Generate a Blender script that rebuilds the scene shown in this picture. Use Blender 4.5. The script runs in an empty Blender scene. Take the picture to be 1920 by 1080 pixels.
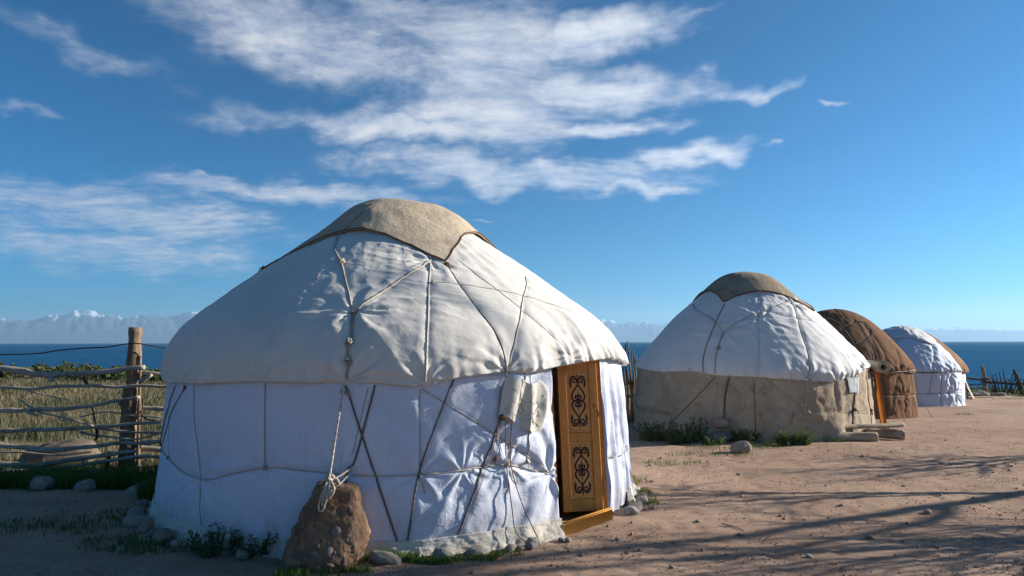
import bpy, math, random
import numpy as np
from mathutils import Matrix, Vector

scene = bpy.context.scene
C = scene.collection
RAD = math.radians

# ------------------------------------------------------------------ camera
cam_data = bpy.data.cameras.new('camera')
cam = bpy.data.objects.new('camera', cam_data)
C.objects.link(cam)
cam_data.lens = 24.0
cam_data.sensor_width = 36.0
cam_data.clip_start = 0.05
cam_data.clip_end = 40000.0
cam.matrix_world = (Matrix.Translation((0, 0, 1.7)) @ Matrix.Rotation(RAD(90 + 4.53), 4, 'X')
                    @ Matrix.Rotation(RAD(-0.12), 4, 'Z'))
scene.camera = cam

# ------------------------------------------------------------------ light
SUN_AZ, SUN_EL = 78.0, 19.0          # compass degrees from +Y clockwise, degrees above the horizon
world = bpy.data.worlds.new('World')
scene.world = world
world.use_nodes = True
sun_data = bpy.data.lights.new('sun', 'SUN')
sun_data.energy = 5.0
sun_data.angle = RAD(0.45)
sun_data.color = (1.0, 0.925, 0.82)
sun = bpy.data.objects.new('sun', sun_data)
C.objects.link(sun)
sd = Vector((math.sin(RAD(SUN_AZ)) * math.cos(RAD(SUN_EL)), math.cos(RAD(SUN_AZ)) * math.cos(RAD(SUN_EL)), math.sin(RAD(SUN_EL))))
sun.rotation_euler = sd.to_track_quat('Z', 'Y').to_euler()
sun.location = sd * 60
vs = scene.view_settings
vs.view_transform = 'Standard'
vs.look = 'None'
vs.exposure = 1.18
vs.gamma = 1.0
vs.use_curve_mapping = False
cy = scene.cycles
cy.max_bounces = 6
cy.diffuse_bounces = 3
cy.glossy_bounces = 3
cy.transparent_max_bounces = 8
cy.volume_bounces = 0
cy.use_denoising = True
cy.use_adaptive_sampling = True
cy.sample_clamp_indirect = 4.0

class NT:
    """small helper for writing node trees"""
    def __init__(s, tree):
        s.t = tree; s.n = tree.nodes; s.l = tree.links
    def new(s, typ, **kw):
        nd = s.n.new(typ)
        for k, v in kw.items(): setattr(nd, k, v)
        return nd
    def put(s, sock, v):
        if v is None: return
        if isinstance(v, bpy.types.NodeSocket): s.l.new(v, sock)
        else:
            if hasattr(sock.default_value, '__len__') and not hasattr(v, '__len__'): v = (v,) * len(sock.default_value)
            if sock.type == 'RGBA' and len(v) == 3: v = (*v, 1)
            sock.default_value = v
    def math(s, op, a, b=None, c=None, clamp=False):
        nd = s.new('ShaderNodeMath', operation=op, use_clamp=clamp)
        for i, v in enumerate((a, b, c)): s.put(nd.inputs[i], v)
        return nd.outputs[0]
    def vmath(s, op, a, b=None):
        nd = s.new('ShaderNodeVectorMath', operation=op)
        s.put(nd.inputs[0], a)
        if b is not None: s.put(nd.inputs[1], b)
        return nd.outputs['Value' if op in ('LENGTH', 'DOT_PRODUCT') else 'Vector']
    def noise(s, vec, scale, detail=4, rough=.55, lac=2.0, dist=0.0, out=0, dim='3D'):
        nd = s.new('ShaderNodeTexNoise', noise_dimensions=dim)
        s.put(nd.inputs['Vector'], vec); s.put(nd.inputs['Scale'], scale); s.put(nd.inputs['Detail'], detail)
        s.put(nd.inputs['Roughness'], rough); s.put(nd.inputs['Lacunarity'], lac); s.put(nd.inputs['Distortion'], dist)
        return nd.outputs[out]
    def mapping(s, vec, loc=(0, 0, 0), rot=(0, 0, 0), sc=(1, 1, 1), typ='POINT'):
        nd = s.new('ShaderNodeMapping', vector_type=typ)
        s.put(nd.inputs[0], vec); s.put(nd.inputs[1], loc); s.put(nd.inputs[2], rot); s.put(nd.inputs[3], sc)
        return nd.outputs[0]
    def rng(s, v, a, b, c=0.0, d=1.0, smooth=False):
        nd = s.new('ShaderNodeMapRange', interpolation_type='SMOOTHSTEP' if smooth else 'LINEAR')
        s.put(nd.inputs[0], v)
        for i, q in enumerate((a, b, c, d)): s.put(nd.inputs[i + 1], q)
        return nd.outputs[0]
    def mix(s, f, a, b, mode='MIX'):
        nd = s.new('ShaderNodeMix', data_type='RGBA', blend_type=mode)
        s.put(nd.inputs[0], f); s.put(nd.inputs[6], a); s.put(nd.inputs[7], b)
        return nd.outputs[2]
    def sep(s, v):
        nd = s.new('ShaderNodeSeparateXYZ'); s.put(nd.inputs[0], v); return nd.outputs
    def comb(s, x=0, y=0, z=0):
        nd = s.new('ShaderNodeCombineXYZ')
        for i, v in enumerate((x, y, z)): s.put(nd.inputs[i], v)
        return nd.outputs[0]
    def ramp(s, f, stops):
        nd = s.new('ShaderNodeValToRGB'); s.put(nd.inputs[0], f)
        e = nd.color_ramp.elements
        while len(e) < len(stops): e.new(.5)
        for q, (p, c) in zip(e, stops): q.position = p; q.color = (*c, 1)
        return nd.outputs[0]
    def bump(s, h, strength=.5, dist=.01, normal=None):
        nd = s.new('ShaderNodeBump')
        s.put(nd.inputs['Strength'], strength); s.put(nd.inputs['Distance'], dist); s.put(nd.inputs['Height'], h)
        if normal is not None: s.put(nd.inputs['Normal'], normal)
        return nd.outputs[0]

# ------------------------------------------------------------------ sky with thin cloud
w = NT(world.node_tree)
w.n.clear()
sky = w.new('ShaderNodeTexSky', sky_type='NISHITA', sun_disc=False)
sky.sun_elevation = RAD(SUN_EL)
sky.sun_rotation = RAD(SUN_AZ)
sky.altitude = 1600.0
sky.air_density = 1.0
sky.dust_density = 1.5
sky.ozone_density = 6.0
hs = w.new('ShaderNodeHueSaturation')
hs.inputs['Hue'].default_value = 0.487
hs.inputs['Saturation'].default_value = 1.7
hs.inputs['Value'].default_value = 0.645
gm = w.new('ShaderNodeGamma'); gm.inputs[1].default_value = 1.28     # a clear, contrasty mountain sky
w.put(gm.inputs[0], sky.outputs[0])
w.put(hs.inputs['Color'], gm.outputs[0])
skycol = hs.outputs[0]
tc = w.new('ShaderNodeTexCoord')
d = w.vmath('NORMALIZE', tc.outputs['Generated'])
dx, dy, dz = w.sep(d)
az = w.math('MULTIPLY', w.math('ARCTAN2', dx, dy), 180 / math.pi)
el = w.math('MULTIPLY', w.math('ARCSINE', dz), 180 / math.pi)
ae = w.comb(az, el, 0)
# cloud sheet coordinates: the direction meets a level sheet of cloud far overhead
inv = w.math('DIVIDE', 1.0, w.math('ADD', w.math('MAXIMUM', dz, 0.0), 0.10))
sheet = w.comb(w.math('MULTIPLY', dx, inv), w.math('MULTIPLY', dy, inv), 0)
warp = w.noise(sheet, 1.1, 2, .5, out=1, dim='2D')
sheet2 = w.vmath('ADD', sheet, w.mapping(warp, loc=(-.2, -.2, 0), sc=(.45, .3, 0)))
big = w.noise(w.mapping(sheet2, sc=(.9, 1.5, 1), rot=(0, 0, RAD(-12))), 1.6, 5, .58, dim='2D')
fine = w.noise(w.mapping(sheet2, sc=(1.1, 1.3, 1), rot=(0, 0, .5)), 8.0, 6, .70, dim='2D')
wisp = w.noise(w.mapping(sheet2, sc=(.55, 1.5, 1), rot=(0, 0, RAD(24))), 4.2, 5, .56, dim='2D')
BL = [(-17.85,23.67,16.51,3.17,-12,0.80),(-2.72,23.08,9.65,4.68,0,0.90),(6.95,24.52,10.99,1.75,4,1.00),(14.57,25.87,4.67,0.60,5,0.55),
      (7.34,20.28,10.47,2.03,-2,1.00),(19.06,19.49,4.39,0.63,3,0.70),(-7.25,17.39,18.12,1.26,0,0.90),(7.76,17.43,8.30,0.71,0,0.90),
      (0.02,14.06,14.69,1.56,-3,1.05),(9.91,12.68,4.77,0.60,-3,0.90),(14.31,14.80,6.22,1.00,2,0.95),(-19.21,11.81,12.89,1.08,0,0.75),
      (-30.33,9.58,13.61,1.91,-2,0.75),(-30.55,6.67,11.05,1.84,-2,0.70),(-33.78,20.70,7.5,1.1,-9,0.45),(-35.88,15.54,2.48,0.52,-4,0.42),
      (-2.72,18.97,10.04,3.10,0,0.85),(-23.19,12.69,2.15,0.32,-3,0.60),(-2.16,10.28,1.81,0.22,0,0.60),(24.55,17.72,1.13,0.23,0,0.45),
      (21.94,15.06,1.17,0.28,0,0.45),(-23.33,17.38,2.36,0.31,0,0.35),(-11.83,25.79,9.10,2.25,0,0.70),(-36.71,10.89,4.64,1.06,0,0.50),
      (-12,29.5,22,3.5,-4,.7),(-58,15,16,2.2,-4,.7),(-75,24,18,3,6,.7),(-100,14,25,2.5,0,.7),(60,34,14,2,5,.5),(-30,38,30,5,8,.6),(150,20,30,3,0,.6),(-150,26,26,4,5,.6)]
wob = w.vmath('MULTIPLY', w.vmath('SUBTRACT', w.noise(ae, .19, 3, .55, out=1, dim='2D'), (.5, .5, .5)), (10, 3.2, 0))
aew = w.vmath('ADD', ae, wob)
cov = None
for (a0, e0, ra, re, rot, st) in BL:
    m = w.mapping(aew, loc=(a0, e0, 0), rot=(0, 0, RAD(rot)), sc=(ra * 1.12, re * 1.25, 1), typ='TEXTURE')
    g = w.rng(w.vmath('LENGTH', m), 0.0, 1.4, st, 0.0, True)
    cov = g if cov is None else w.math('MAXIMUM', cov, g)
tex = w.math('ADD', w.math('ADD', w.math('MULTIPLY', big, .36), w.math('MULTIPLY', fine, .40)), w.math('MULTIPLY', wisp, .32))
tex = w.math('ADD', tex, .06)
dens = w.math('ADD', w.math('MULTIPLY', cov, 0.95), w.math('MULTIPLY', w.math('SUBTRACT', tex, .60), 1.7))
dens = w.rng(dens, 0.06, 1.18, 0.0, 0.95, True)
dens = w.math('MULTIPLY', dens, w.rng(cov, 0.0, 0.40, 0, 1, True))
dens = w.math('MULTIPLY', dens, w.rng(el, 0.5, 4.0, 0, 1, True))
# cloud shine: brighter towards the sun's side
ca = w.vmath('DOT_PRODUCT', d, tuple(sd))
shine = w.rng(ca, -0.6, 0.9, 6.2, 9.4)
cloudcol = w.mix(1.0, w.mix(w.rng(tex, .45, .75, 0, 1), (.72, .80, .97), (.97, .97, 1.0)), w.comb(shine, shine, shine), 'MULTIPLY')
out_col = w.mix(dens, skycol, cloudcol)
bg = w.new('ShaderNodeBackground')
w.put(bg.inputs['Color'], out_col)
bg.inputs['Strength'].default_value = 0.05
world.cycles.sampling_method = 'MANUAL'
world.cycles.sample_map_resolution = 512
wo = w.new('ShaderNodeOutputWorld')
w.l.new(bg.outputs[0], wo.inputs['Surface'])

# ------------------------------------------------------------------ numpy noise
def _h(ix, iy, seed):
    ix = ix.astype(np.int64); iy = iy.astype(np.int64)
    h = (ix * 374761393 + iy * 668265263 + seed * 974634777) & 0xffffffff
    h = ((h ^ (h >> 13)) * 1274126177) & 0xffffffff
    h = ((h ^ (h >> 16)) * 2246822519) & 0xffffffff
    return (h ^ (h >> 15)) & 0xffffffff
def pn(x, y, seed=0):
    """gradient noise, about -0.7 .. 0.7"""
    x, y = np.broadcast_arrays(np.asarray(x, float), np.asarray(y, float))
    x0 = np.floor(x); y0 = np.floor(y); fx = x - x0; fy = y - y0
    u = fx ** 3 * (fx * (fx * 6 - 15) + 10); v = fy ** 3 * (fy * (fy * 6 - 15) + 10)
    def g(i, j):
        a = _h(x0 + i, y0 + j, seed) * (2 * math.pi / 4294967296.0)
        return np.cos(a) * (fx - i) + np.sin(a) * (fy - j)
    a = g(0, 0); b = g(1, 0); c = g(0, 1); e = g(1, 1)
    return (a + (b - a) * u) * (1 - v) + (c + (e - c) * u) * v
def fbm(x, y, o=4, seed=0, gain=.5):
    s = 0; a = 1.0
    for i in range(o):
        s = s + a * pn(x * 2 ** i + 7.3 * i, y * 2 ** i - 3.1 * i, seed + i); a *= gain
    return s
def ridge(x, y, seed=0, p=1.6):
    return np.clip(1 - 2.2 * np.abs(pn(x, y, seed)), 0, 1) ** p
def sstep(a, b, x):
    t = np.clip((np.asarray(x, float) - a) / (b - a), 0, 1); return t * t * (3 - 2 * t)

# ------------------------------------------------------------------ object helpers
ORG = {}
def tag(o, label=None, cat=None, group=None, kind=None):
    if label: o['label'] = label
    if cat: o['category'] = cat
    if group: o['group'] = group
    if kind: o['kind'] = kind
    return o
def thing(name, loc, label, cat, group=None):
    o = bpy.data.objects.new(name, None)
    o.empty_display_size = .2
    C.objects.link(o); o.location = loc
    ORG[o.name] = np.array(loc, float)
    return tag(o, label, cat, group)
def mesh_from(name, V, faces, mat, smooth=True, cols=None):
    """V (n,3); faces: list of index arrays (quads (m,4) and/or triangles (m,3))"""
    me = bpy.data.meshes.new(name)
    V = np.ascontiguousarray(V, dtype=np.float32)
    faces = [np.asarray(f, dtype=np.int32) for f in faces if len(f)]
    nl = sum(f.size for f in faces); nf = sum(len(f) for f in faces)
    me.vertices.add(len(V)); me.vertices.foreach_set('co', V.ravel())
    me.loops.add(nl); me.loops.foreach_set('vertex_index', np.concatenate([f.ravel() for f in faces]))
    me.polygons.add(nf)
    tot = np.concatenate([np.full(len(f), f.shape[1], np.int32) for f in faces])
    st = np.concatenate([[0], np.cumsum(tot)[:-1]]).astype(np.int32)
    me.polygons.foreach_set('loop_start', st)
    me.polygons.foreach_set('use_smooth', np.full(nf, smooth, dtype=bool))
    if cols is not None:
        ca_ = me.color_attributes.new('Col', 'FLOAT_COLOR', 'POINT')
        c4 = np.ones((len(V), 4), np.float32); c4[:, :cols.shape[1]] = cols
        ca_.data.foreach_set('color', c4.ravel())
    me.update(calc_edges=True); me.validate()
    if mat is not None: me.materials.append(mat)
    return me
def obj(name, V, faces, mat, parent=None, smooth=True, cols=None, org=None):
    """world-space vertices -> mesh object (own origin at org, or at the parent's)"""
    V = np.asarray(V, float)
    if parent is not None:
        o0 = ORG[parent.name]
    else:
        o0 = np.array(org if org is not None else (0, 0, 0), float)
    me = mesh_from(name, V - o0, faces, mat, smooth, cols)
    o = bpy.data.objects.new(name, me); C.objects.link(o)
    if parent is not None: o.parent = parent
    else: o.location = o0
    ORG[o.name] = o0
    return o
def grid_faces(ny, nx, wrap=False):
    j, i = np.mgrid[0:ny - 1, 0:(nx if wrap else nx - 1)]
    a = j * nx + i; b = j * nx + (i + 1) % nx
    return np.stack([a, b, b + nx, a + nx], -1).reshape(-1, 4)
class Geo:
    """collects shapes into one mesh"""
    def __init__(s): s.v = []; s.q = []; s.t = []; s.n = 0
    def add(s, V, quads=None, tris=None):
        V = np.asarray(V, float)
        if quads is not None and len(quads): s.q.append(np.asarray(quads) + s.n)
        if tris is not None and len(tris): s.t.append(np.asarray(tris) + s.n)
        s.v.append(V); s.n += len(V); return s
    def out(s):
        f = []
        if s.q: f.append(np.concatenate(s.q))
        if s.t: f.append(np.concatenate(s.t))
        return np.concatenate(s.v), f
    def obj(s, name, mat, parent=None, smooth=True, org=None):
        V, f = s.out(); return obj(name, V, f, mat, parent, smooth, org=org)
def resample(P, step):
    P = np.asarray(P, float)
    if len(P) > 2:                                     # Catmull-Rom through the points
        Q = np.vstack([2 * P[0] - P[1], P, 2 * P[-1] - P[-2]]); out = []
        for i in range(1, len(Q) - 2):
            n = max(2, int(np.linalg.norm(Q[i + 1] - Q[i]) / step))
            t = np.linspace(0, 1, n, endpoint=False)[:, None]
            out.append(.5 * (2 * Q[i] + (Q[i + 1] - Q[i - 1]) * t + (2 * Q[i - 1] - 5 * Q[i] + 4 * Q[i + 1] - Q[i + 2]) * t ** 2
                             + (3 * Q[i] - Q[i - 1] - 3 * Q[i + 1] + Q[i + 2]) * t ** 3))
        out.append(P[-1:]); return np.vstack(out)
    n = max(2, int(np.linalg.norm(P[1] - P[0]) / step) + 1)
    t = np.linspace(0, 1, n)[:, None]
    return P[0] * (1 - t) + P[1] * t
def tube(P, r, n=8, strands=0, pitch=.04, amp=.25, cap=True):
    """tube along points P; strands > 0 gives it the lay of a twisted rope"""
    P = np.asarray(P, float); m = len(P)
    r = np.broadcast_to(np.asarray(r, float), (m,))
    T = np.gradient(P, axis=0); T /= np.linalg.norm(T, axis=1)[:, None] + 1e-12
    N = np.zeros((m, 3)); a = np.array([0, 0, 1.0]) if abs(T[0, 2]) < .9 else np.array([1.0, 0, 0])
    v = a - T[0] * a.dot(T[0]); N[0] = v / np.linalg.norm(v)
    for i in range(1, m):
        v = N[i - 1] - T[i] * N[i - 1].dot(T[i]); N[i] = v / (np.linalg.norm(v) + 1e-12)
    B = np.cross(T, N)
    ph = np.linspace(0, 2 * math.pi, n, endpoint=False)
    L = np.concatenate([[0], np.cumsum(np.linalg.norm(np.diff(P, axis=0), axis=1))])
    rr = r[:, None] * np.ones(n)
    if strands: rr = rr * (1 - amp * .5 + amp * .5 * np.cos(strands * (ph[None] - 2 * math.pi * L[:, None] / pitch / strands)))
    V = P[:, None] + rr[..., None] * (np.cos(ph)[None, :, None] * N[:, None] + np.sin(ph)[None, :, None] * B[:, None])
    V = V.reshape(-1, 3); q = grid_faces(m, n, True); t = None
    if cap:
        V = np.vstack([V, P[:1], P[-1:]]); k = m * n; i = np.arange(n); j = (i + 1) % n
        t = np.vstack([np.stack([np.full(n, k), j, i], 1), np.stack([np.full(n, k + 1), (m - 1) * n + i, (m - 1) * n + j], 1)])
    return V, q, t
def box(c, sx, sy, sz, X=(1, 0, 0), Y=(0, 1, 0), Z=(0, 0, 1), bev=.004):
    """a board with softened edges: centre c, full sizes, axes"""
    X, Y, Z = (np.asarray(q, float) for q in (X, Y, Z)); c = np.asarray(c, float)
    hx, hy, hz = sx / 2, sy / 2, sz / 2; b = min(bev, hx * .45, hy * .45, hz * .45)
    v = []; idx = {}
    for a in (0, 1, 2):
        for px in (-1, 1):
            for py in (-1, 1):
                for pz in (-1, 1):
                    h = [hx - b, hy - b, hz - b]; h[a] += b
                    idx[(a, px, py, pz)] = len(v); v.append(c + X * px * h[0] + Y * py * h[1] + Z * pz * h[2])
    q = []; t = []
    def f(a, s):
        o = [(-1, -1), (1, -1), (1, 1), (-1, 1)]
        r = []
        for (p, k) in o:
            e = [p, k]; e.insert(a, s); r.append(idx[(a, *e)])
        return r if (s > 0) != (a == 1) else r[::-1]
    for a in (0, 1, 2):
        for s in (-1, 1): q.append(f(a, s))
    for a, b2 in ((0, 1), (0, 2), (1, 2)):
        c2 = 3 - a - b2
        for s1 in (-1, 1):
            for s2 in (-1, 1):
                k = []
                for (ax, e3) in ((a, -1), (a, 1), (b2, 1), (b2, -1)):
                    e = [0, 0, 0]; e[a] = s1; e[b2] = s2; e[c2] = e3; k.append(idx[(ax, *e)])
                q.append(k)
    for px in (-1, 1):
        for py in (-1, 1):
            for pz in (-1, 1): t.append([idx[(a, px, py, pz)] for a in (0, 1, 2)])
    return np.array(v), np.array(q), np.array(t)

# ------------------------------------------------------------------ materials
def material(name):
    m = bpy.data.materials.new(name); m.use_nodes = True
    t = NT(m.node_tree); t.n.clear()
    b = t.new('ShaderNodeBsdfPrincipled'); o = t.new('ShaderNodeOutputMaterial')
    t.l.new(b.outputs[0], o.inputs[0])
    co = t.new('ShaderNodeTexCoord').outputs['Object']
    return m, t, b, co
def mottled(name, c1, c2, scale=3, rough=.85, bscale=60, bstr=.3, bdist=.005, sc=(1, 1, 1), spec=.3, c3=None, detail=5, fscale=None):
    m, t, b, co = material(name)
    v = t.mapping(co, sc=sc)
    n = t.noise(v, scale, detail, .6)
    col = t.mix(t.rng(n, .3, .7, 0, 1, True), c1, c2)
    if c3 is not None:
        col = t.mix(t.rng(t.noise(v, fscale or scale * 9, 4, .65), .5, .72, 0, 1), col, c3)
    t.put(b.inputs['Base Color'], col); b.inputs['Roughness'].default_value = rough
    b.inputs['Specular IOR Level'].default_value = spec
    t.put(b.inputs['Normal'], t.bump(t.noise(v, bscale, 4, .6), bstr, bdist))
    return m
def canvas(name, c1, c2, stain, wr=.5, mud=0.0):
    m, t, b, co = material(name)
    n1 = t.noise(co, 1.3, 5, .6)
    n2 = t.noise(t.mapping(co, sc=(1, 1, .35)), 5.5, 5, .65)
    col = t.mix(t.rng(n1, .35, .7, 0, 1, True), c1, c2)
    col = t.mix(t.rng(n2, .56, .8, 0, .5, True), col, stain)
    col = t.mix(t.rng(t.noise(co, 26, 4, .7), .6, .8, 0, .22), col, stain)
    if mud:                                            # splashed earth and drip marks low on the wall
        zc = t.sep(co)[2]
        sp = t.math('ADD', t.noise(t.mapping(co, sc=(1, 1, .5)), 7, 6, .7), t.math('MULTIPLY', t.noise(co, 60, 3, .7), .25))
        col = t.mix(t.math('MULTIPLY', t.rng(zc, mud, 0.0, 0, 1, True), t.rng(sp, .5, .82, 0, .75, True)), col, (.33, .25, .19))
        dr = t.noise(t.mapping(co, sc=(9, 9, .35)), 3.0, 4, .6)
        col = t.mix(t.rng(dr, .56, .75, 0, .28, True), col, stain)
    t.put(b.inputs['Base Color'], col)
    b.inputs['Roughness'].default_value = .75
    b.inputs['Specular IOR Level'].default_value = .25
    b.inputs['Sheen Weight'].default_value = .15
    h = t.math('ADD', t.math('MULTIPLY', t.noise(t.mapping(co, sc=(1, 1, 1.7)), 9, 4, .55, dist=.8), 1.0), t.math('MULTIPLY', t.noise(co, 260, 2, .5), .10))
    cr = t.noise(t.mapping(co, sc=(1, 1, 1.5)), 4.2, 3, .6, dist=1.2)          # sharp creases where the cloth was folded
    cr = t.math('POWER', t.math('SUBTRACT', 1.0, t.math('ABSOLUTE', t.math('MULTIPLY', t.math('SUBTRACT', cr, .5), 5.0)), None, True), 3.0)
    cr2 = t.noise(t.mapping(co, loc=(3, 9, 4), sc=(1.3, 1.3, .7)), 8.5, 3, .6, dist=1.0)
    cr2 = t.math('POWER', t.math('SUBTRACT', 1.0, t.math('ABSOLUTE', t.math('MULTIPLY', t.math('SUBTRACT', cr2, .5), 6.0)), None, True), 3.0)
    h = t.math('ADD', h, t.math('ADD', t.math('MULTIPLY', cr, .26), t.math('MULTIPLY', cr2, .11)))
    t.put(b.inputs['Normal'], t.bump(h, wr, .012))
    return m
M = {}
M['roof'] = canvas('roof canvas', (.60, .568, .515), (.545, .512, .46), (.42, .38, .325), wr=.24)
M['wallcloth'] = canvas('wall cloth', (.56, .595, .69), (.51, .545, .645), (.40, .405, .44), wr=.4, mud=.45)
M['skirt'] = canvas('skirt canvas', (.58, .54, .475), (.46, .42, .36), (.32, .27, .21), mud=.12)
M['roof2'] = canvas('far roof canvas', (.60, .59, .575), (.54, .53, .525), (.42, .39, .36))
M['cloth4'] = canvas('far wall cloth', (.53, .57, .655), (.48, .525, .62), (.40, .42, .475))
def felt(name, c1, c2, c3, bs=.9, sc=(1, 1, 1)):
    m, t, b, co = material(name)
    v = t.mapping(co, sc=sc)
    n = t.noise(co, 2.4, 5, .6); f = t.noise(v, 70, 4, .75)
    col = t.mix(t.rng(n, .3, .7, 0, 1, True), c1, c2)
    col = t.mix(t.rng(f, .48, .72, 0, .85), col, c3)
    col = t.mix(t.rng(t.noise(t.mapping(co, sc=(1, 1, .6)), 4.5, 6, .72), .52, .72, 0, .75, True), col, c3)
    col = t.mix(t.rng(t.noise(t.mapping(co, loc=(5, 3, 1)), 3.2, 6, .75), .56, .78, 0, .55, True), col, tuple(min(1, q * 1.45) for q in c1))
    t.put(b.inputs['Base Color'], col); b.inputs['Roughness'].default_value = .95
    b.inputs['Specular IOR Level'].default_value = .1
    h = t.math('ADD', f, t.math('MULTIPLY', t.noise(v, 16, 4, .65), 1.6))
    t.put(b.inputs['Normal'], t.bump(h, bs, .014))
    return m
M['felt'] = felt('grey felt', (.52, .43, .32), (.42, .345, .255), (.27, .215, .155), .7)
M['feltcap'] = felt('dark crown felt', (.36, .29, .21), (.27, .215, .155), (.13, .10, .072))
M['felt2'] = felt('wall felt', (.47, .385, .285), (.36, .285, .205), (.15, .112, .078), 1.0, (1, 1, .55))
M['brownfelt'] = felt('brown burlap', (.215, .115, .062), (.17, .09, .048), (.09, .047, .026), .9)
M['rope'] = mottled('cream rope', (.52, .45, .36), (.38, .32, .25), 40, .9, 300, .4, .003)
M['cord'] = mottled('grey cord', (.36, .31, .26), (.25, .21, .17), 40, .9, 300, .4, .003)
M['darkrope'] = mottled('dark braided rope', (.085, .06, .045), (.17, .13, .10), 120, .95, 300, .4, .003)
M['browncord'] = mottled('brown cord', (.13, .07, .04), (.20, .12, .075), 60, .95, 300, .4, .003)
M['trim'] = mottled('brown edge cord', (.10, .05, .028), (.15, .08, .045), 60, .95, 300, .5, .003)
def wood(name, c1, c2, c3, axis=2, rough=.5, ring=9, knots=True, spec=.4):
    m, t, b, co = material(name)
    s = [6.0, 6.0, 6.0]; s[axis] = .7
    v = t.mapping(co, sc=tuple(s))
    n = t.noise(v, 1.6, 3, .5, dist=1.5)
    g = t.math('FRACT', t.math('MULTIPLY', n, ring))
    g = t.math('ABSOLUTE', t.math('SUBTRACT', t.math('MULTIPLY', g, 2), 1))
    col = t.mix(t.rng(g, .1, .95, 0, 1, True), c1, c2)
    col = t.mix(t.rng(t.noise(t.mapping(co, sc=tuple(q * 3 for q in s)), 6, 4, .7), .5, .75, 0, .5), col, c3)
    if knots:
        vo = t.new('ShaderNodeTexVoronoi'); kk = [1.0, 1.0, 1.0]; kk[axis] = .6
        t.put(vo.inputs['Vector'], t.mapping(co, sc=tuple(kk))); vo.inputs['Scale'].default_value = 5.5
        col = t.mix(t.rng(vo.outputs['Distance'], .055, .10, .9, 0, True), col, c3)
    t.put(b.inputs['Base Color'], col); b.inputs['Roughness'].default_value = rough
    b.inputs['Specular IOR Level'].default_value = spec
    t.put(b.inputs['Normal'], t.bump(g, .12, .003))
    return m
M['pine'] = wood('varnished pine', (.62, .28, .055), (.53, .215, .038), (.20, .06, .012))
M['panel'] = wood('pale door panel', (.70, .36, .105), (.64, .30, .078), (.45, .19, .045), knots=False)
M['pinebright'] = wood('bright threshold pine', (.80, .42, .095), (.72, .34, .06), (.40, .15, .025), axis=0)
M['paint'] = mottled('dark brown paint', (.045, .014, .010), (.065, .022, .015), 30, .5, 200, .1, .001)
M['orangewood'] = wood('orange varnished wood', (.36, .12, .022), (.28, .085, .016), (.12, .035, .01), knots=False)
M['hide'] = canvas('cream hide', (.62, .58, .50), (.55, .50, .42), (.40, .33, .25), .35)
M['ink'] = mottled('faded ink', (.10, .10, .11), (.18, .17, .16), 60, .9)
def bark(name, c1, c2, c3, sc=(9, 9, 1.2), bs=.8):
    m, t, b, co = material(name)
    v = t.mapping(co, sc=sc)
    n = t.noise(v, 3.0, 6, .7); k = t.noise(co, 5, 4, .6)
    col = t.mix(t.rng(n, .3, .7, 0, 1, True), c1, c2)
    col = t.mix(t.rng(k, .5, .75, 0, .8, True), col, c3)
    t.put(b.inputs['Base Color'], col); b.inputs['Roughness'].default_value = .9
    b.inputs['Specular IOR Level'].default_value = .2
    t.put(b.inputs['Normal'], t.bump(n, bs, .012))
    return m
M['greywood'] = bark('weathered grey wood', (.47, .41, .345), (.27, .225, .18), (.14, .10, .07), (.9, 14, 14), 1.0)
M['postwood'] = bark('weathered post wood', (.25, .175, .115), (.10, .068, .046), (.34, .28, .215), bs=1.0)
M['palewood'] = bark('bleached log wood', (.42, .34, .25), (.30, .235, .165), (.20, .14, .09), (1.4, 8, 8))
M['darkstick'] = bark('dark dry stick', (.085, .06, .045), (.05, .036, .028), (.12, .09, .07), (4, 4, 4))
M['bark'] = bark('tree bark', (.12, .09, .07), (.07, .05, .04), (.16, .13, .10))
M['wire'] = mottled('black wire', (.02, .02, .02), (.04, .035, .03), 30, .6)
def stone_mat(name, c1, c2, c3):
    m, t, b, co = material(name)
    oi = t.new('ShaderNodeObjectInfo')
    n = t.noise(t.vmath('ADD', co, oi.outputs['Location']), 4, 5, .6); f = t.noise(co, 34, 4, .7)
    col = t.mix(t.rng(n, .35, .65, 0, 1, True), c1, c2)
    col = t.mix(t.rng(f, .5, .75, 0, .6), col, c3)
    hsv = t.new('ShaderNodeHueSaturation')
    t.put(hsv.inputs['Value'], t.rng(oi.outputs['Random'], 0, 1, .68, 1.22)); t.put(hsv.inputs['Color'], col)
    t.put(hsv.inputs['Saturation'], t.rng(t.math('FRACT', t.math('MULTIPLY', oi.outputs['Random'], 17.3)), 0, 1, .55, 1.25))
    t.put(b.inputs['Base Color'], hsv.outputs[0]); b.inputs['Roughness'].default_value = .85
    b.inputs['Specular IOR Level'].default_value = .25
    t.put(b.inputs['Normal'], t.bump(t.math('ADD', f, t.math('MULTIPLY', n, 2)), .45, .008))
    return m
M['stone'] = stone_mat('river stone', (.31, .255, .20), (.225, .18, .145), (.14, .11, .09))
M['stonegrey'] = stone_mat('grey river stone', (.25, .225, .20), (.18, .165, .15), (.31, .28, .25))
M['sandstone'] = stone_mat('brown sandstone', (.24, .18, .125), (.18, .13, .09), (.11, .08, .055))
M['pebblered'] = stone_mat('reddish pebble', (.24, .13, .10), (.18, .10, .08), (.30, .2, .16))
M['pebbledark'] = stone_mat('dark embedded pebble', (.17, .125, .10), (.12, .09, .075), (.22, .18, .15))
M['conglomerate'] = mottled('brown conglomerate rock', (.24, .142, .082), (.155, .09, .054), 5, .95, 26, 1.0, .03, c3=(.30, .20, .13), fscale=18)
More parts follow.
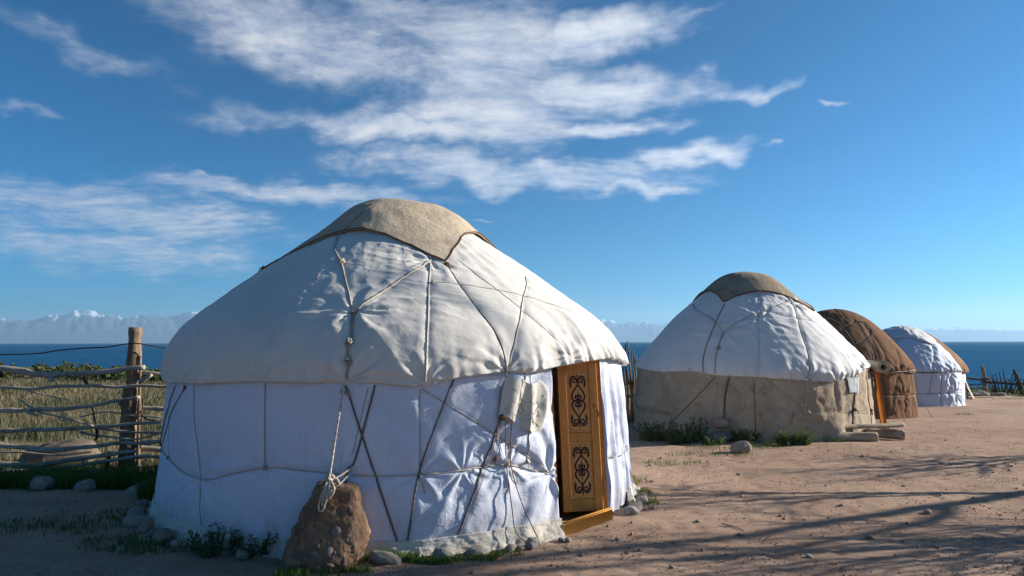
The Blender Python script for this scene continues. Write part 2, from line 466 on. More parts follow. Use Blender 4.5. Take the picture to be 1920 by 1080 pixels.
def leafmat(name, ca, cb):
    m, t, b, co = material(name)
    at = t.new('ShaderNodeAttribute', attribute_name='Col')
    s = t.sep(at.outputs['Vector'])
    t.put(b.inputs['Base Color'], t.mix(s[0], ca, cb)); b.inputs['Roughness'].default_value = .7
    b.inputs['Specular IOR Level'].default_value = .25
    b.inputs['Transmission Weight'].default_value = 0
    tr = t.new('ShaderNodeBsdfTranslucent'); t.put(tr.inputs[0], t.mix(s[0], ca, cb))
    mx = t.new('ShaderNodeMixShader'); mx.inputs[0].default_value = .25
    t.l.new(b.outputs[0], mx.inputs[1]); t.l.new(tr.outputs[0], mx.inputs[2])
    o = [q for q in t.n if q.type == 'OUTPUT_MATERIAL'][0]
    t.l.new(mx.outputs[0], o.inputs[0])
    return m
M['drygrass'] = leafmat('dry field grass', (.05, .062, .028), (.20, .165, .098))
M['greengrass'] = leafmat('green grass', (.045, .105, .014), (.11, .17, .03))
M['weed'] = leafmat('weed leaves', (.035, .065, .018), (.085, .12, .04))
M['shrub'] = leafmat('shrub leaves', (.035, .06, .016), (.12, .125, .04))

# ------------------------------------------------------------------ the land
HAZE = 0.00013
SEA_Z = -1.15
def shore(x):
    return 40.5 - .52 * x + 1.2 * np.sin(x * .13) + .7 * np.sin(x * .41 + 1)
def base_gz(x, y):
    return -.45 * sstep(8.5, 26.5, y)
CX_, CY_ = -1.26, 8.2
def land_z(x, y, detail=True):
    x, y = np.broadcast_arrays(np.atleast_1d(np.asarray(x, float)), np.atleast_1d(np.asarray(y, float)))
    z = base_gz(x, y)
    if detail:
        near = np.exp(-((np.hypot(x - 1, y - 7)) / 26) ** 2)
        z = z + .022 * fbm(x * .45, y * .45, 3, 5) * (.3 + .7 * near)
        z = z + near * (.010 * fbm(x * 2.1, y * 2.1, 3, 11) + .005 * fbm(x * 6.5, y * 7.5, 2, 17))
        # trodden hollows
        c = pn(x * 2.6, y * 3.2, 23); z = z - near * .010 * sstep(.18, .42, c)
        c = pn(x * 4.3 + 9, y * 4.9, 29); z = z - near * .006 * sstep(.2, .4, c)
        # footprints: shallow sole-shaped hollows with a small rim
        fr = np.random.default_rng(77)
        for _ in range(150):
            fy = fr.uniform(5.0, 13.0); fx = fr.uniform(.02, .78) * fy; an = fr.uniform(0, 6.283); k_ = (np.abs(x - fx) < .35) & (np.abs(y - fy) < .35)
            if math.hypot(fx - CX_, fy - CY_) < 3.0 or not k_.any(): continue
            u1 = ((x[k_] - fx) * math.cos(an) + (y[k_] - fy) * math.sin(an)) / .14; v1 = (-(x[k_] - fx) * math.sin(an) + (y[k_] - fy) * math.cos(an)) / .052
            q_ = u1 * u1 + v1 * v1
            z[k_] += -.010 * np.exp(-q_ ** 2) + .004 * np.exp(-((np.sqrt(q_) - 1.35) / .3) ** 2)
        # the bank at the grass edge left, humps under the fence
        z = z + .05 * sstep(-3.8, -6, x) * sstep(6.8, 9.5, y) * (1 + pn(x * 1.2, y * 1.2, 31))
    z = z - .28 * sstep(7.6, 9.8, y) * sstep(-2.6, -4.4, x + .10 * (y - 9))
    dd = np.asarray(y - shore(x)) / 1.13
    z = np.where(dd > -1.5, z - 2.4 * sstep(-1.2, 5.5, dd), z)
    return z
def gradc(segs):
    """1-D coordinates: list of (start, end, step)"""
    o = []
    for a, b, s in segs:
        n = max(1, int(round((b - a) / s))); o.append(np.linspace(a, b, n, endpoint=False))
    o.append([segs[-1][1]]); return np.concatenate(o)
gx = gradc([(-2600, -600, 500), (-600, -150, 75), (-150, -60, 10), (-60, -22, 1.2), (-22, -8, .35), (-8, -4, .10), (-4, 7.5, .042), (7.5, 12, .12), (12, 30, .5), (30, 90, 4), (90, 300, 30), (300, 2600, 460)])
gy = gradc([(-2600, -600, 500), (-600, -100, 80), (-100, -15, 9), (-15, 2, 1), (2, 4.4, .12), (4.4, 13, .042), (13, 19, .10), (19, 40, .4), (40, 75, .8), (75, 120, 9), (120, 500, 60), (500, 1700, 400)])
GX, GY = np.meshgrid(gx, gy)
GZ = land_z(GX, GY)
veg = sstep(9.0, 10.2, GY + .35 * fbm(GX * .8, GY * .8, 3, 41)) * sstep(-2.0, -4.2, GX + .15 * (GY - 9))
veg = np.maximum(veg, .8 * sstep(-3.5, -.2, GY - shore(GX)))
veg = np.maximum(veg, sstep(16, 24, GY) * sstep(6.0, 1.0, GX - .28 * GY + 3) * .9)
veg = np.maximum(veg, .7 * sstep(14, 30, np.hypot(GX - 3, GY - 8)) * (GY < 4))
damp = np.clip(fbm(GX * .35, GY * .35, 3, 47) + .3, 0, 1)
cols = np.stack([veg.ravel(), damp.ravel(), np.zeros(veg.size)], 1)
m, t, b, co = material('trodden red sand')
at = t.new('ShaderNodeAttribute', attribute_name='Col'); sv = t.sep(at.outputs['Vector'])
n1 = t.noise(co, .7, 5, .6); n2 = t.noise(co, 6, 6, .65); n3 = t.noise(co, 70, 4, .7); n4 = t.noise(co, 240, 3, .7)
col = t.mix(t.rng(n1, .35, .65, 0, 1, True), (.42, .282, .200), (.315, .205, .143))
col = t.mix(t.rng(t.noise(t.mapping(co, sc=(.35, 1, 1)), 1.6, 5, .65), .5, .72, 0, .55, True), col, (.47, .345, .26))
col = t.mix(t.rng(n2, .45, .8, 0, .6, True), col, (.21, .135, .094))
col = t.mix(t.rng(n3, .55, .75, 0, .55), col, (.17, .11, .08))
col = t.mix(t.rng(n4, .56, .72, 0, .6), col, (.48, .37, .28))
vegc = t.mix(t.rng(n2, .35, .65, 0, 1, True), (.16, .125, .065), (.10, .095, .04))
vegc = t.mix(t.rng(n3, .45, .7, 0, .7), vegc, (.24, .18, .10))
t.put(b.inputs['Base Color'], t.mix(t.rng(t.math('ADD', sv[0], t.math('MULTIPLY', t.math('SUBTRACT', n2, .5), .8)), .3, .7, 0, 1, True), col, vegc))
b.inputs['Roughness'].default_value = .95; b.inputs['Specular IOR Level'].default_value = .12
h = t.math('ADD', t.math('ADD', t.math('MULTIPLY', n2, .8), t.math('MULTIPLY', n3, .42)), t.math('MULTIPLY', n4, .22))
t.put(b.inputs['Normal'], t.bump(h, 1.0, .026))
M['sand'] = m
tag(obj('ground', np.stack([GX.ravel(), GY.ravel(), GZ.ravel()], 1), [grid_faces(len(gy), len(gx))], M['sand'], cols=cols), kind='structure')

# ------------------------------------------------------------------ the lake
m, t, b, co = material('lake water')
n1 = t.noise(t.mapping(co, sc=(.5, 1, 1)), .9, 4, .6); n2 = t.noise(t.mapping(co, sc=(.35, 1, 1)), .16, 4, .6)
n3 = t.noise(t.mapping(co, sc=(.12, 1, 1)), .012, 4, .6)
h = t.math('ADD', t.math('MULTIPLY', n1, .35), t.math('MULTIPLY', n2, 1.4))
nrm = t.bump(h, 1.0, 1.3)
df = t.new('ShaderNodeBsdfDiffuse'); gl = t.new('ShaderNodeBsdfGlossy'); gl.inputs['Roughness'].default_value = .22
t.put(df.inputs['Color'], t.mix(t.rng(n3, .35, .65, 0, 1, True), (.001, .058, .140), (.002, .078, .172))); t.put(gl.inputs['Normal'], nrm)
lw = t.new('ShaderNodeLayerWeight'); lw.inputs['Blend'].default_value = .12; t.put(lw.inputs['Normal'], nrm)
mx = t.new('ShaderNodeMixShader'); t.put(mx.inputs[0], t.math('MULTIPLY', lw.outputs['Fresnel'], .32))
t.l.new(df.outputs[0], mx.inputs[1]); t.l.new(gl.outputs[0], mx.inputs[2])
t.l.new(mx.outputs[0], [q for q in t.n if q.type == 'OUTPUT_MATERIAL'][0].inputs[0])
M['water'] = m
S = 12500.0
sx = np.array([-S, -4000, -1200, -300, 0, 300, 1200, 4000, S]); sy = np.array([-S, -4000, -1200, -300, 0, 300, 1200, 4000, S])
SX, SY = np.meshgrid(sx, sy)
tag(obj('lake', np.stack([SX.ravel(), SY.ravel(), np.full(SX.size, SEA_Z)], 1), [grid_faces(9, 9)], M['water']), kind='structure')

# ------------------------------------------------------------------ mountains over the far shore
na, nd = 1100, 34
aa = np.radians(np.linspace(-70, 75, na)); fd = np.linspace(0, 1, nd)
A_, D_ = np.meshgrid(aa, fd); AD = np.degrees(A_)
crest = np.interp(AD, [-70, -50, -37, -33, -29, -25, -15, 0, 8, 14, 22, 28, 37, 55, 75], [1.5, 1.7, 1.75, 2.0, 2.4, 2.4, 2.3, 2.0, 1.8, 1.65, 1.2, 1.0, .85, .85, .8])
dist = 9000 + 2400 * D_
prof = np.interp(D_, [0, .12, .35, .62, .8, 1], [-.02, .10, .42, .86, 1.0, .7])
rg = .5 + .55 * fbm(AD * .23, D_ * 1.2, 3, 3) + .30 * (ridge(AD * .75 + .5 * pn(AD * .4, D_ * 2, 5), D_ * 2.0, 4, 1.0) - .5) + .16 * (ridge(AD * 1.9, D_ * 4.0, 9, 1.0) - .5) + .07 * (ridge(AD * 4.3, D_ * 7, 14, 1.0) - .5)
hgt = np.tan(np.radians(crest)) * 10900 * prof * (.68 + .50 * rg) + 10 * fbm(AD * 9, D_ * 20, 2, 8)
MV = np.stack([dist * np.sin(A_), dist * np.cos(A_), hgt + SEA_Z - 6], -1).reshape(-1, 3)
snowc = np.clip((hgt / (np.tan(np.radians(crest)) * 10900) - .74) * 3 + .9 * fbm(AD * 3, D_ * 8, 3, 12), 0, 1)
snowc = np.where(D_ > .35, snowc, 0)
m, t, b, co = material('haze-tinted rock and snow')
at = t.new('ShaderNodeAttribute', attribute_name='Col'); sv = t.sep(at.outputs['Vector'])
t.put(b.inputs['Base Color'], t.mix(t.rng(sv[0], .35, .65, 0, 1), (.06, .08, .11), (.60, .64, .72)))  # rock and snow both tinted blue: some distance haze put into the colour
b.inputs['Roughness'].default_value = .9
M['mountain'] = m
tag(obj('mountains', MV, [grid_faces(nd, na)], m, cols=np.stack([snowc.ravel()] * 3, 1)), kind='structure')

# ------------------------------------------------------------------ haze over the lake: one closed box of even air
hz = Geo(); hz.add(*box((0, 0, 252), 26400, 26400, 512, bev=0.0))
m = bpy.data.materials.new('lake haze'); m.use_nodes = True
t = NT(m.node_tree); t.n.clear()
pv = t.new('ShaderNodeVolumePrincipled'); o = t.new('ShaderNodeOutputMaterial')
pv.inputs['Color'].default_value = (.42, .71, 1.0, 1)
pv.inputs['Density'].default_value = HAZE
pv.inputs['Anisotropy'].default_value = 0.28
t.l.new(pv.outputs[0], o.inputs['Volume'])
tag(hz.obj('haze', m, smooth=False), 'pale blue air over the lake', 'haze', kind='stuff')

# ------------------------------------------------------------------ yurt shells
def chaikin(P, n=3):
    P = np.asarray(P, float)
    for _ in range(n):
        Q = np.empty((2 * len(P), P.shape[1])); Q[0] = P[0]; Q[-1] = P[-1]
        Q[1:-1:2] = .75 * P[:-1] + .25 * P[1:]; Q[2:-1:2] = .25 * P[:-1] + .75 * P[1:]
        P = Q
    return P
class Shell:
    """a yurt's surface of revolution with soft cloth relief; theta in compass degrees, heights above z0"""
    def __init__(s, cx, cy, z0, roof, wall, hem, seed=0, scale=1.0):
        s.cx, s.cy, s.z0, s.seed, s.k = cx, cy, z0, seed, scale
        P = chaikin(roof, 3)                              # (r, z) from the eave upward
        s.rr, s.rz = P[:, 0], P[:, 1]
        s.rs = np.concatenate([[0], np.cumsum(np.hypot(np.diff(s.rr), np.diff(s.rz)))])
        s.wall = wall                                     # (r at the ground, r at the top, top height)
        h = sorted((a % 360, z) for a, z in hem)
        s.ha = np.array([h[-1][0] - 360] + [a for a, _ in h] + [h[0][0] + 360]); s.hz = np.array([h[-1][1]] + [z for _, z in h] + [h[0][1]])
        s.lean = 0.0; s.dents = []; s.stars = []; s.roof_relief = None; s.wall_relief = None
    def hem(s, th): return np.interp(np.mod(th, 360), s.ha, s.hz)
    def base(s, th, z, roof):
        a = np.radians(th)
        if roof:
            r = np.interp(z, s.rz, s.rr); dr = np.gradient(s.rr, s.rs); dz_ = np.gradient(s.rz, s.rs)
            nr = np.interp(z, s.rz, dz_); nz = np.interp(z, s.rz, -dr); l = np.hypot(nr, nz) + 1e-9; nr, nz = nr / l, nz / l
        else:
            r0, r1, h = s.wall; r = r0 + (r1 - r0) * np.asarray(z) / h; nr, nz = np.ones_like(r), np.full_like(r, (r0 - r1) / h)
        S_, C_ = np.sin(a), np.cos(a)
        P = np.stack([s.cx + r * S_ + s.lean * np.maximum(np.asarray(z) - 1.4, 0), s.cy + r * C_, s.z0 + np.broadcast_to(z, r.shape)], -1)
        N = np.stack([nr * S_, nr * C_, nz], -1)
        return P, N, r
    def surf(s, th, z, roof, lift=0.0):
        th = np.asarray(th, float); z = np.asarray(z, float)
        P, N, r = s.base(th, z, roof)
        f = s.roof_relief if roof else s.wall_relief
        d_ = f(s, th, z, r) if f else 0
        Q = P.reshape(-1, 3); dd = np.zeros(len(Q))
        for (rf, poly, dep, wid) in s.dents:
            if rf != roof: continue
            lo = poly.min(0) - wid * 2.6; hi = poly.max(0) + wid * 2.6
            k = np.where(((Q > lo) & (Q < hi)).all(1))[0]
            if not len(k): continue
            X = Q[k]; best = np.full(len(k), 9.0)
            for a, b in zip(poly[:-1], poly[1:]):
                ab = b - a; t_ = np.clip(((X - a) @ ab) / (ab @ ab + 1e-9), 0, 1)
                best = np.minimum(best, np.linalg.norm(X - a - t_[:, None] * ab, axis=1))
            dd[k] -= dep * np.exp(-(best / wid) ** 2) + dep * .6 * np.exp(-(best / (wid * .4)) ** 2)
        d_ = d_ + dd.reshape(r.shape)
        for (rf, th0, z0, amp, L, kk, ph) in s.stars:     # creases that fan out from a tied point
            if rf != roof: continue
            u = np.radians(th - th0) * np.maximum(r, .3); v = z - z0
            if roof: v = v * 1.7
            e = np.hypot(u, v); f_ = np.arctan2(v, u)
            wv = np.cos(kk * f_ + ph + 2.2 * pn(f_ * 2.0 + ph, e * 3, 77) * 2)
            d_ = d_ + amp * np.exp(-e / L) * (1 - np.exp(-(e / .07) ** 2)) * (np.abs(wv) ** .8 * np.sign(wv))
        return P + N * (d_ + lift)[..., None]
    def path(s, pts, lift, step=.012, roof=None):
        P = resample(np.array(pts, float) * [1, 40], step * 22)
        P[:, 1] /= 40
        if roof is None: rf = np.mean([p[1] for p in pts]) > s.hem(np.mean([p[0] for p in pts]))
        else: rf = roof
        return s.surf(P[:, 0], P[:, 1], rf, lift)
    def dent(s, pts, depth=.012, wid=.05, roof=None):
        if roof is None: roof = np.mean([p[1] for p in pts]) > s.hem(np.mean([p[0] for p in pts]))
        n = np.array(pts, float); q = []
        for a, b in zip(n[:-1], n[1:]):
            for t_ in np.linspace(0, 1, 5, endpoint=False): q.append(a + (b - a) * t_)
        q.append(n[-1]); q = np.array(q)
        s.dents.append((roof, s.base(q[:, 0], q[:, 1], roof)[0], depth, wid))

def thetas(vis, fine, coarse):
    """theta samples: fine inside vis=(a,b), coarse elsewhere, over 360 degrees (closed)"""
    a, b = vis
    return np.concatenate([np.arange(a, b, fine), np.arange(b, a + 360, coarse)])
def build_roof(sh, name, mat, parent, vis, fine, coarse, rows, top_z, lift=0, hemf=None, hem_in=.02):
    thin = hem_in == 0
    th = thetas(vis, fine, coarse); n = len(th)
    hz_ = (hemf or sh.hem)(th)
    sb = np.interp(hz_, sh.rz, sh.rs); st = np.interp(top_z, sh.rz, sh.rs) if np.isscalar(top_z) else None
    tt = np.linspace(0, 1, rows) ** 1.08
    s_ = sb[None] + (st - sb[None]) * tt[:, None]
    z = np.interp(s_, sh.rs, sh.rz)
    TH = np.broadcast_to(th, z.shape)
    V = sh.surf(TH, z, True, lift)
    ax = np.array([sh.cx, sh.cy, 0])
    rad = V[0] - ax; rad[:, 2] = 0; rad /= np.linalg.norm(rad, axis=1)[:, None]
    wav = .006 * pn(th * .9, th * 0, 5)
    e1 = V[0] - rad * .012; e1[:, 2] -= .010 + wav
    e2 = V[0] - rad * (hem_in + .02); e2[:, 2] += .006
    e3 = V[0] - rad * (hem_in + .02); e3[:, 2] += .07
    if thin:                                              # a flat felt edge lying on the slope
        e1 = V[0] - np.array([0, 0, .010]); e2 = e1 - rad * .02; e3 = e2 + np.array([0, 0, .015])
    V = np.concatenate([e3[None], e2[None], e1[None], V])
    return obj(name, V.reshape(-1, 3), [grid_faces(len(V), n, True)], mat, parent)
def rope(sh, pts, parent, mat, r=.006, lift=None, strands=3, name='rope', roof=None, n=9, step=.012, pitch=.05):
    P = sh.path(pts, r * .8 if lift is None else lift, step, roof)
    o = Geo(); o.add(*tube(P, r, n, strands, pitch, .35))
    return o.obj(name, mat, parent)
def knot(c, size, mat, parent, seed=0, name='knot'):
    """a lump of wound rope"""
    rg_ = np.random.default_rng(seed); t_ = np.linspace(0, 2 * math.pi * 3, 70)
    P = np.stack([np.cos(t_) * (1 + .3 * np.sin(2.3 * t_)), np.sin(t_) * (1 + .3 * np.cos(1.7 * t_)), 1.3 * np.sin(.7 * t_ + 1)], 1) * size * .6
    A = np.linalg.qr(rg_.normal(size=(3, 3)))[0]
    g = Geo(); g.add(*tube(P @ A + np.asarray(c), size * .38, 7, 3, .03, .3))
    for _ in range(2):
        dv = rg_.normal(size=3); dv[2] = -abs(dv[2]) * .6; dv /= np.linalg.norm(dv)
        T = resample(np.array([np.asarray(c), np.asarray(c) + dv * size * 1.5, np.asarray(c) + dv * size * 2.2 + np.array([0, 0, -size * 1.2])]), size * .3)
        g.add(*tube(T, size * .3, 6))
    return g.obj(name, mat, parent)

# ================================================================== the large white yurt
CX, CY = -1.26, 8.2
yurt = thing('yurt', (CX, CY, 0), 'large white canvas yurt with a felt crown cover and a carved wooden door', 'yurt', 'yurts on the lake shore')
HEM1 = [(60, 1.37), (90, 1.42), (109, 1.5), (119.5, 1.539), (130.6, 1.519), (139.4, 1.484), (147, 1.44), (152.4, 1.455), (162.5, 1.406), (167.8, 1.35),
        (175, 1.37), (182.4, 1.379), (198.2, 1.386), (221.8, 1.34), (240, 1.325), (280, 1.35), (330, 1.37)]
sh1 = Shell(CX, CY, 0, [(2.57, 1.28), (2.588, 1.38), (2.59, 1.45), (2.565, 1.6), (2.47, 1.79), (2.29, 1.98), (1.99, 2.2), (1.53, 2.54), (1.19, 2.77), (.92, 2.96), (.75, 3.12), (.55, 3.24), (.3, 3.31), (.0, 3.33)],
            (2.62, 2.545, 1.36), HEM1)
sh1.lean = -.055                                           # the crown sits a little off centre
def relief_roof1(s, th, z, r):
    a = np.radians(th) * 2.3; v = (z - 1.3) * 1.5
    up = sstep(1.38, 2.0, z)                                   # 0 at the eave, 1 up the slope
    d_ = .012 * fbm(a * .55, v * .8, 3, 101)                   # slack
    d_ = d_ + .0035 * np.cos(np.radians(th) * 62) * sstep(1.7, 2.1, z) * (.5 + pn(a, v, 3))          # the roof poles
    # diagonal folds sinking to the eave
    q = a * .85 + v * .62
    d_ = d_ + (1 - .75 * up) * (.016 + .014 * sstep(190, 215, np.mod(th, 360))) * (ridge(q * 2.1 + .3 * pn(a * 2, v * 2, 9), v * .45 - a * .2, 131, 1.5) - .3)
    q2 = a * .9 - v * .5
    d_ = d_ + (1 - .7 * up) * (.010 + .010 * sstep(190, 215, np.mod(th, 360))) * (ridge(q2 * 3.1, v * .7, 137, 1.3) - .3)
    # gathers along the drawn hem, deepest over the door
    g = np.exp(-(z - s.hem(th)) / .16)
    reg = .35 + .9 * sstep(152, 138, np.mod(th, 360)) + .35 * sstep(200, 225, np.mod(th, 360))
    aw = a + .05 * pn(a * 3, v * 2, 4)
    d_ = d_ + g * reg * (.013 * np.sin(aw * 31 + 3 * pn(a * 4, 0 * a, 7)) + .009 * np.sin(aw * 57 + 4 * pn(a * 6, 0 * a, 8)))
    g2 = np.exp(-(z - s.hem(th)) / .34)
    d_ = d_ + g2 * reg * .017 * (ridge(aw * 3.6, v * .9, 141, 1.2) - .3)
    # fine cross wrinkles where the cloth is strained
    st = np.clip(1.2 * pn(a * 1.1 + 4, v * 1.3, 151) + .25, 0, 1) * sstep(1.6, 1.9, z) + .8 * np.exp(-((np.mod(th, 360) - 165) / 7.5) ** 2) * sstep(1.75, 2.2, z)
    d_ = d_ + st * .0095 * (ridge(a * 1.4 + v * .9, v * 9.5 - a * 2.2, 157, 1.2) - .35)
    d_ = d_ + .0016 * fbm(a * 9, v * 9, 2, 163)
    d_ = d_ + .0045 * (ridge(a * 3.5 + v * 2.5 + .4 * pn(a * 3, v * 3, 12), v * 6 - a * 2.5, 173, 2.0) - .2) * np.clip(.5 + 1.4 * pn(a * .9, v * 1.1, 177), 0, 1)
    # belly of the eave
    d_ = d_ + .012 * np.exp(-((z - 1.55) / .13) ** 2) * (.4 + fbm(a * .8, 0 * a, 2, 167))
    return d_
def relief_wall1(s, th, z, r):
    t_ = np.mod(th, 360); a = np.radians(th) * 2.6
    d_ = .012 * fbm(a * .9, z * 1.1, 3, 201) - .004
    q = a * .8 + z * .75
    d_ = d_ + .011 * (ridge(q * 1.5 + .3 * pn(a * 2, z * 2, 2), z * .8 - a * .35, 207, 1.4) - .3) * (.45 + .75 * sstep(200, 165, t_))
    q = a * .7 - z * .8
    d_ = d_ + .009 * (ridge(q * 2.0 + .2 * pn(a * 3, z * 3, 6), z * .9 + a * .4, 213, 1.4) - .3) * (.3 + .9 * sstep(200, 165, t_))
    d_ = d_ + .0022 * fbm(a * 6, z * 6, 2, 219)
    # belly above and below the belt
    d_ = d_ + .018 * np.exp(-((z - .25) / .2) ** 2) + .012 * np.exp(-((z - 1.0) / .28) ** 2)
    # long falling folds of the flap at the right of the door
    fl = sstep(98, 108, t_) * sstep(126, 122, t_)
    aw = a + .03 * pn(a * 2, z * 2.5, 3)
    d_ = d_ + fl * (.022 * np.sin(aw * 27 + .8 * np.sin(z * 3)) + .012 * np.sin(aw * 49 + 2 + z)) * (.4 + .6 * sstep(1.45, 1.0, z))
    d_ = d_ - fl * .03 + fl * .02 * np.exp(-((z - .2) / .35) ** 2)
    # strained cloth at the left edge of the door
    e = sstep(160, 141, t_) * (t_ > 138)
    d_ = d_ + e * .008 * np.sin(aw * 16 + z * 9) * sstep(.1, .5, np.abs(z - .55))
    return d_
sh1.roof_relief = relief_roof1; sh1.wall_relief = relief_wall1
T1 = {
 'R1': [(211, 2.90), (202.4, 2.692), (192.2, 2.471), (185.6, 2.192), (182.2, 1.977)],
 'R1b': [(182.2, 1.977), (181.6, 1.754), (181.9, 1.665), (181.9, 1.491), (182.2, 1.396)],
 'R2': [(181.9, 1.976), (178.4, 2.086), (171, 2.303), (159.8, 2.533)],
 'R3': [(161.2, 2.487), (164.4, 2.196), (166.7, 1.798), (167.9, 1.38)],
 'R4': [(155.5, 2.483), (155, 2.261), (153.8, 1.996), (152.6, 1.801), (152.1, 1.614), (152.1, 1.465)],
 'R5': [(122, 2.4), (138, 2.12), (146.1, 1.852), (150.1, 1.614), (151.6, 1.47)],
 'R6': [(163, 2.264), (157.8, 2.258), (147.2, 2.216), (134.5, 2.137), (121.3, 2.013)],
 'R7': [(149.7, 2.537), (144.3, 2.193), (140.8, 1.905), (135.4, 1.567)],
 'W1': [(246, .66), (239, .62), (232.5, .607), (215.1, .513), (205.1, .599), (197.7, .669), (190.1, .662), (184.2, .642), (176.3, .621), (168.7, .624), (160.9, .64), (151.8, .654), (142, .532)],
 'W2': [(219.8, 1.317), (217.3, .955), (214.7, .506), (212.6, .138)], 'W2b': [(198.9, 1.362), (197.7, .677)], 'W2c': [(234.7, 1.288), (231.6, .622)],
 'W3': [(182.6, 1.35), (181.6, 1.251), (177.3, .717), (172.6, .119)], 'W3b': [(177, 1.35), (180.2, .76), (181.6, .676), (181.9, .468)], 'W3c': [(178.2, 1.337), (180.7, .803)],
 'W4': [(162.4, 1.388), (164.8, 1.133), (168.7, .667), (170.8, .12)], 'W5': [(153.2, 1.046), (156.7, .68), (162, .131)],
 'W6': [(168.3, 1.311), (160.8, 1.105), (153.3, .89), (142, .547)], 'W7': [(168.8, 1.311), (168.7, .633)], 'W7b': [(168.7, .624), (168.2, .56), (167.8, .475)],
 'W9': [(147.3, 1.43), (147, 1.008), (147.5, .646)], 'W10': [(229.4, 1.289), (237.1, .929), (244, .62)], 'W10b': [(222.7, 1.302), (230.3, 1.031), (238, .718), (243, .6)],
 'W11': [(121.5, .545), (119.9, .552), (109.2, .528), (98, .60), (85, .62)],
}
RF = {k: k.startswith('R') for k in T1}
for k in ('R1', 'R1b', 'R2', 'R3', 'R4', 'R5'): sh1.dent(T1[k], .0065, .04, True)
for k in ('R6', 'R7'): sh1.dent(T1[k], .003, .02, True)
sh1.dent(T1['R1b'], .014, .10, True)
for k in ('W1',): sh1.dent(T1[k], .010, .04, False)
for k in ('W3', 'W3b', 'W4', 'W5', 'W6', 'W11'): sh1.dent(T1[k], .005, .025, False)
for k in ('W2', 'W2b', 'W2c', 'W7'): sh1.dent(T1[k], .005, .02, False)
sh1.stars = [(True, 182.2, 1.977, .017, .30, 6, .4), (True, 160.5, 2.52, .016, .32, 7, 1.1), (True, 182, 1.40, .020, .26, 7, .2), (True, 152, 1.46, .018, .26, 8, .9),
             (True, 167.9, 1.37, .018, .25, 7, 2.0), (True, 136, 1.55, .012, .24, 7, .3), (True, 223, 1.35, .016, .28, 6, .5), (True, 198.5, 1.39, .014, .22, 7, 1.5),
             (False, 142, .54, .026, .42, 7, .3), (False, 151.8, .654, .014, .26, 6, 1.3), (False, 168.7, .63, .013, .28, 6, .7), (False, 197.7, .67, .012, .26, 6, .2),
             (False, 215, .51, .013, .30, 6, 1.0), (False, 160.9, .64, .014, .25, 7, 2.0), (False, 152, 1.40, .016, .28, 7, .1), (False, 141, 1.0, .012, .3, 6, .8), (False, 183, .64, .012, .24, 6, 1.9)]
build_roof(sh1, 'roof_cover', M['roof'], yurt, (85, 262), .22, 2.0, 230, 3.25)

# wall cloth: from the left side of the door right round to its right side
DL, DR = 140.6, 122.6
th = np.concatenate([np.arange(DL, 262, .22), np.arange(262, 445, 2.0), np.arange(445, 360 + DR + .01, .2)])
zz = np.linspace(0, 1, 118)
ztop = np.maximum(sh1.hem(th) + .03, 1.38)
Z = .03 + (ztop[None] - .03) * zz[:, None]; TH = np.broadcast_to(th, Z.shape)
V = sh1.surf(TH, Z, False)
# selvedge turned in at the door sides
cxy = np.array([CX, CY, 0.]); rad = V - cxy; rad[..., 2] = 0; rad /= np.linalg.norm(rad, axis=-1)[..., None]
el_ = V[:, :1] - rad[:, :1] * .06; er_ = V[:, -1:] - rad[:, -1:] * .06
V = np.concatenate([el_, V, er_], 1)
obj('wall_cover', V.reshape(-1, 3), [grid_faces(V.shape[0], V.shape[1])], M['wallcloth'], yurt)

# skirt: a strip of coarser cloth over the foot of the wall, spreading on the ground
th = np.concatenate([np.arange(DL - .3, 262, .3), np.arange(262, 450, 2.5), np.arange(450, 360 + 112, .3)])
tt = np.linspace(0, 1, 26)
stop = .118 + .035 * sstep(172, 150, np.mod(th, 360)) + .012 * fbm(th * .12, th * 0, 3, 301) + .02 * sstep(195, 215, np.mod(th, 360))
rows = []
for q in tt:
    z = stop * (1 - q) + .004 * q
    P = sh1.surf(th, np.maximum(z, .03), False, .016)
    P[:, 2] = z
    r_ = P - cxy; r_[:, 2] = 0; r_ /= np.linalg.norm(r_, axis=1)[:, None]
    fl = (.045 + .04 * fbm(th * .16, th * 0, 2, 305)) * q ** 1.6 + .012 * q * fbm(th * .9, q * 3 + th * 0, 2, 309) + .006 * fbm(th * .5, q * 4 + th * 0, 2, 311)
    P = P + r_ * np.maximum(fl, 0)[:, None]
    P[:, 2] += .012 * q * (1 - q) * fbm(th * .6, q * 2 + th * 0, 2, 313)
    rows.append(P)
hem_ = rows[-1] + 0; r_ = hem_ - cxy; r_[:, 2] = 0; r_ /= np.linalg.norm(r_, axis=1)[:, None]
o1 = hem_ + r_ * (.03 + .04 * np.clip(fbm(th * .3, th * 0, 2, 317), -.5, 1))[:, None]
o1[:, 2] = .012 + land_z(o1[:, 0], o1[:, 1]) ; rows.append(o1)
o2 = o1 + 0; o2[:, 2] -= .025; rows.append(o2)
V = np.stack(rows); r0_ = V[0] - cxy; r0_[:, 2] = 0; r0_ /= np.linalg.norm(r0_, axis=1)[:, None]
V = np.concatenate([(V[0] - r0_ * .012)[None], V])
obj('skirt', V.reshape(-1, 3), [grid_faces(len(V), len(th))], M['skirt'], yurt)

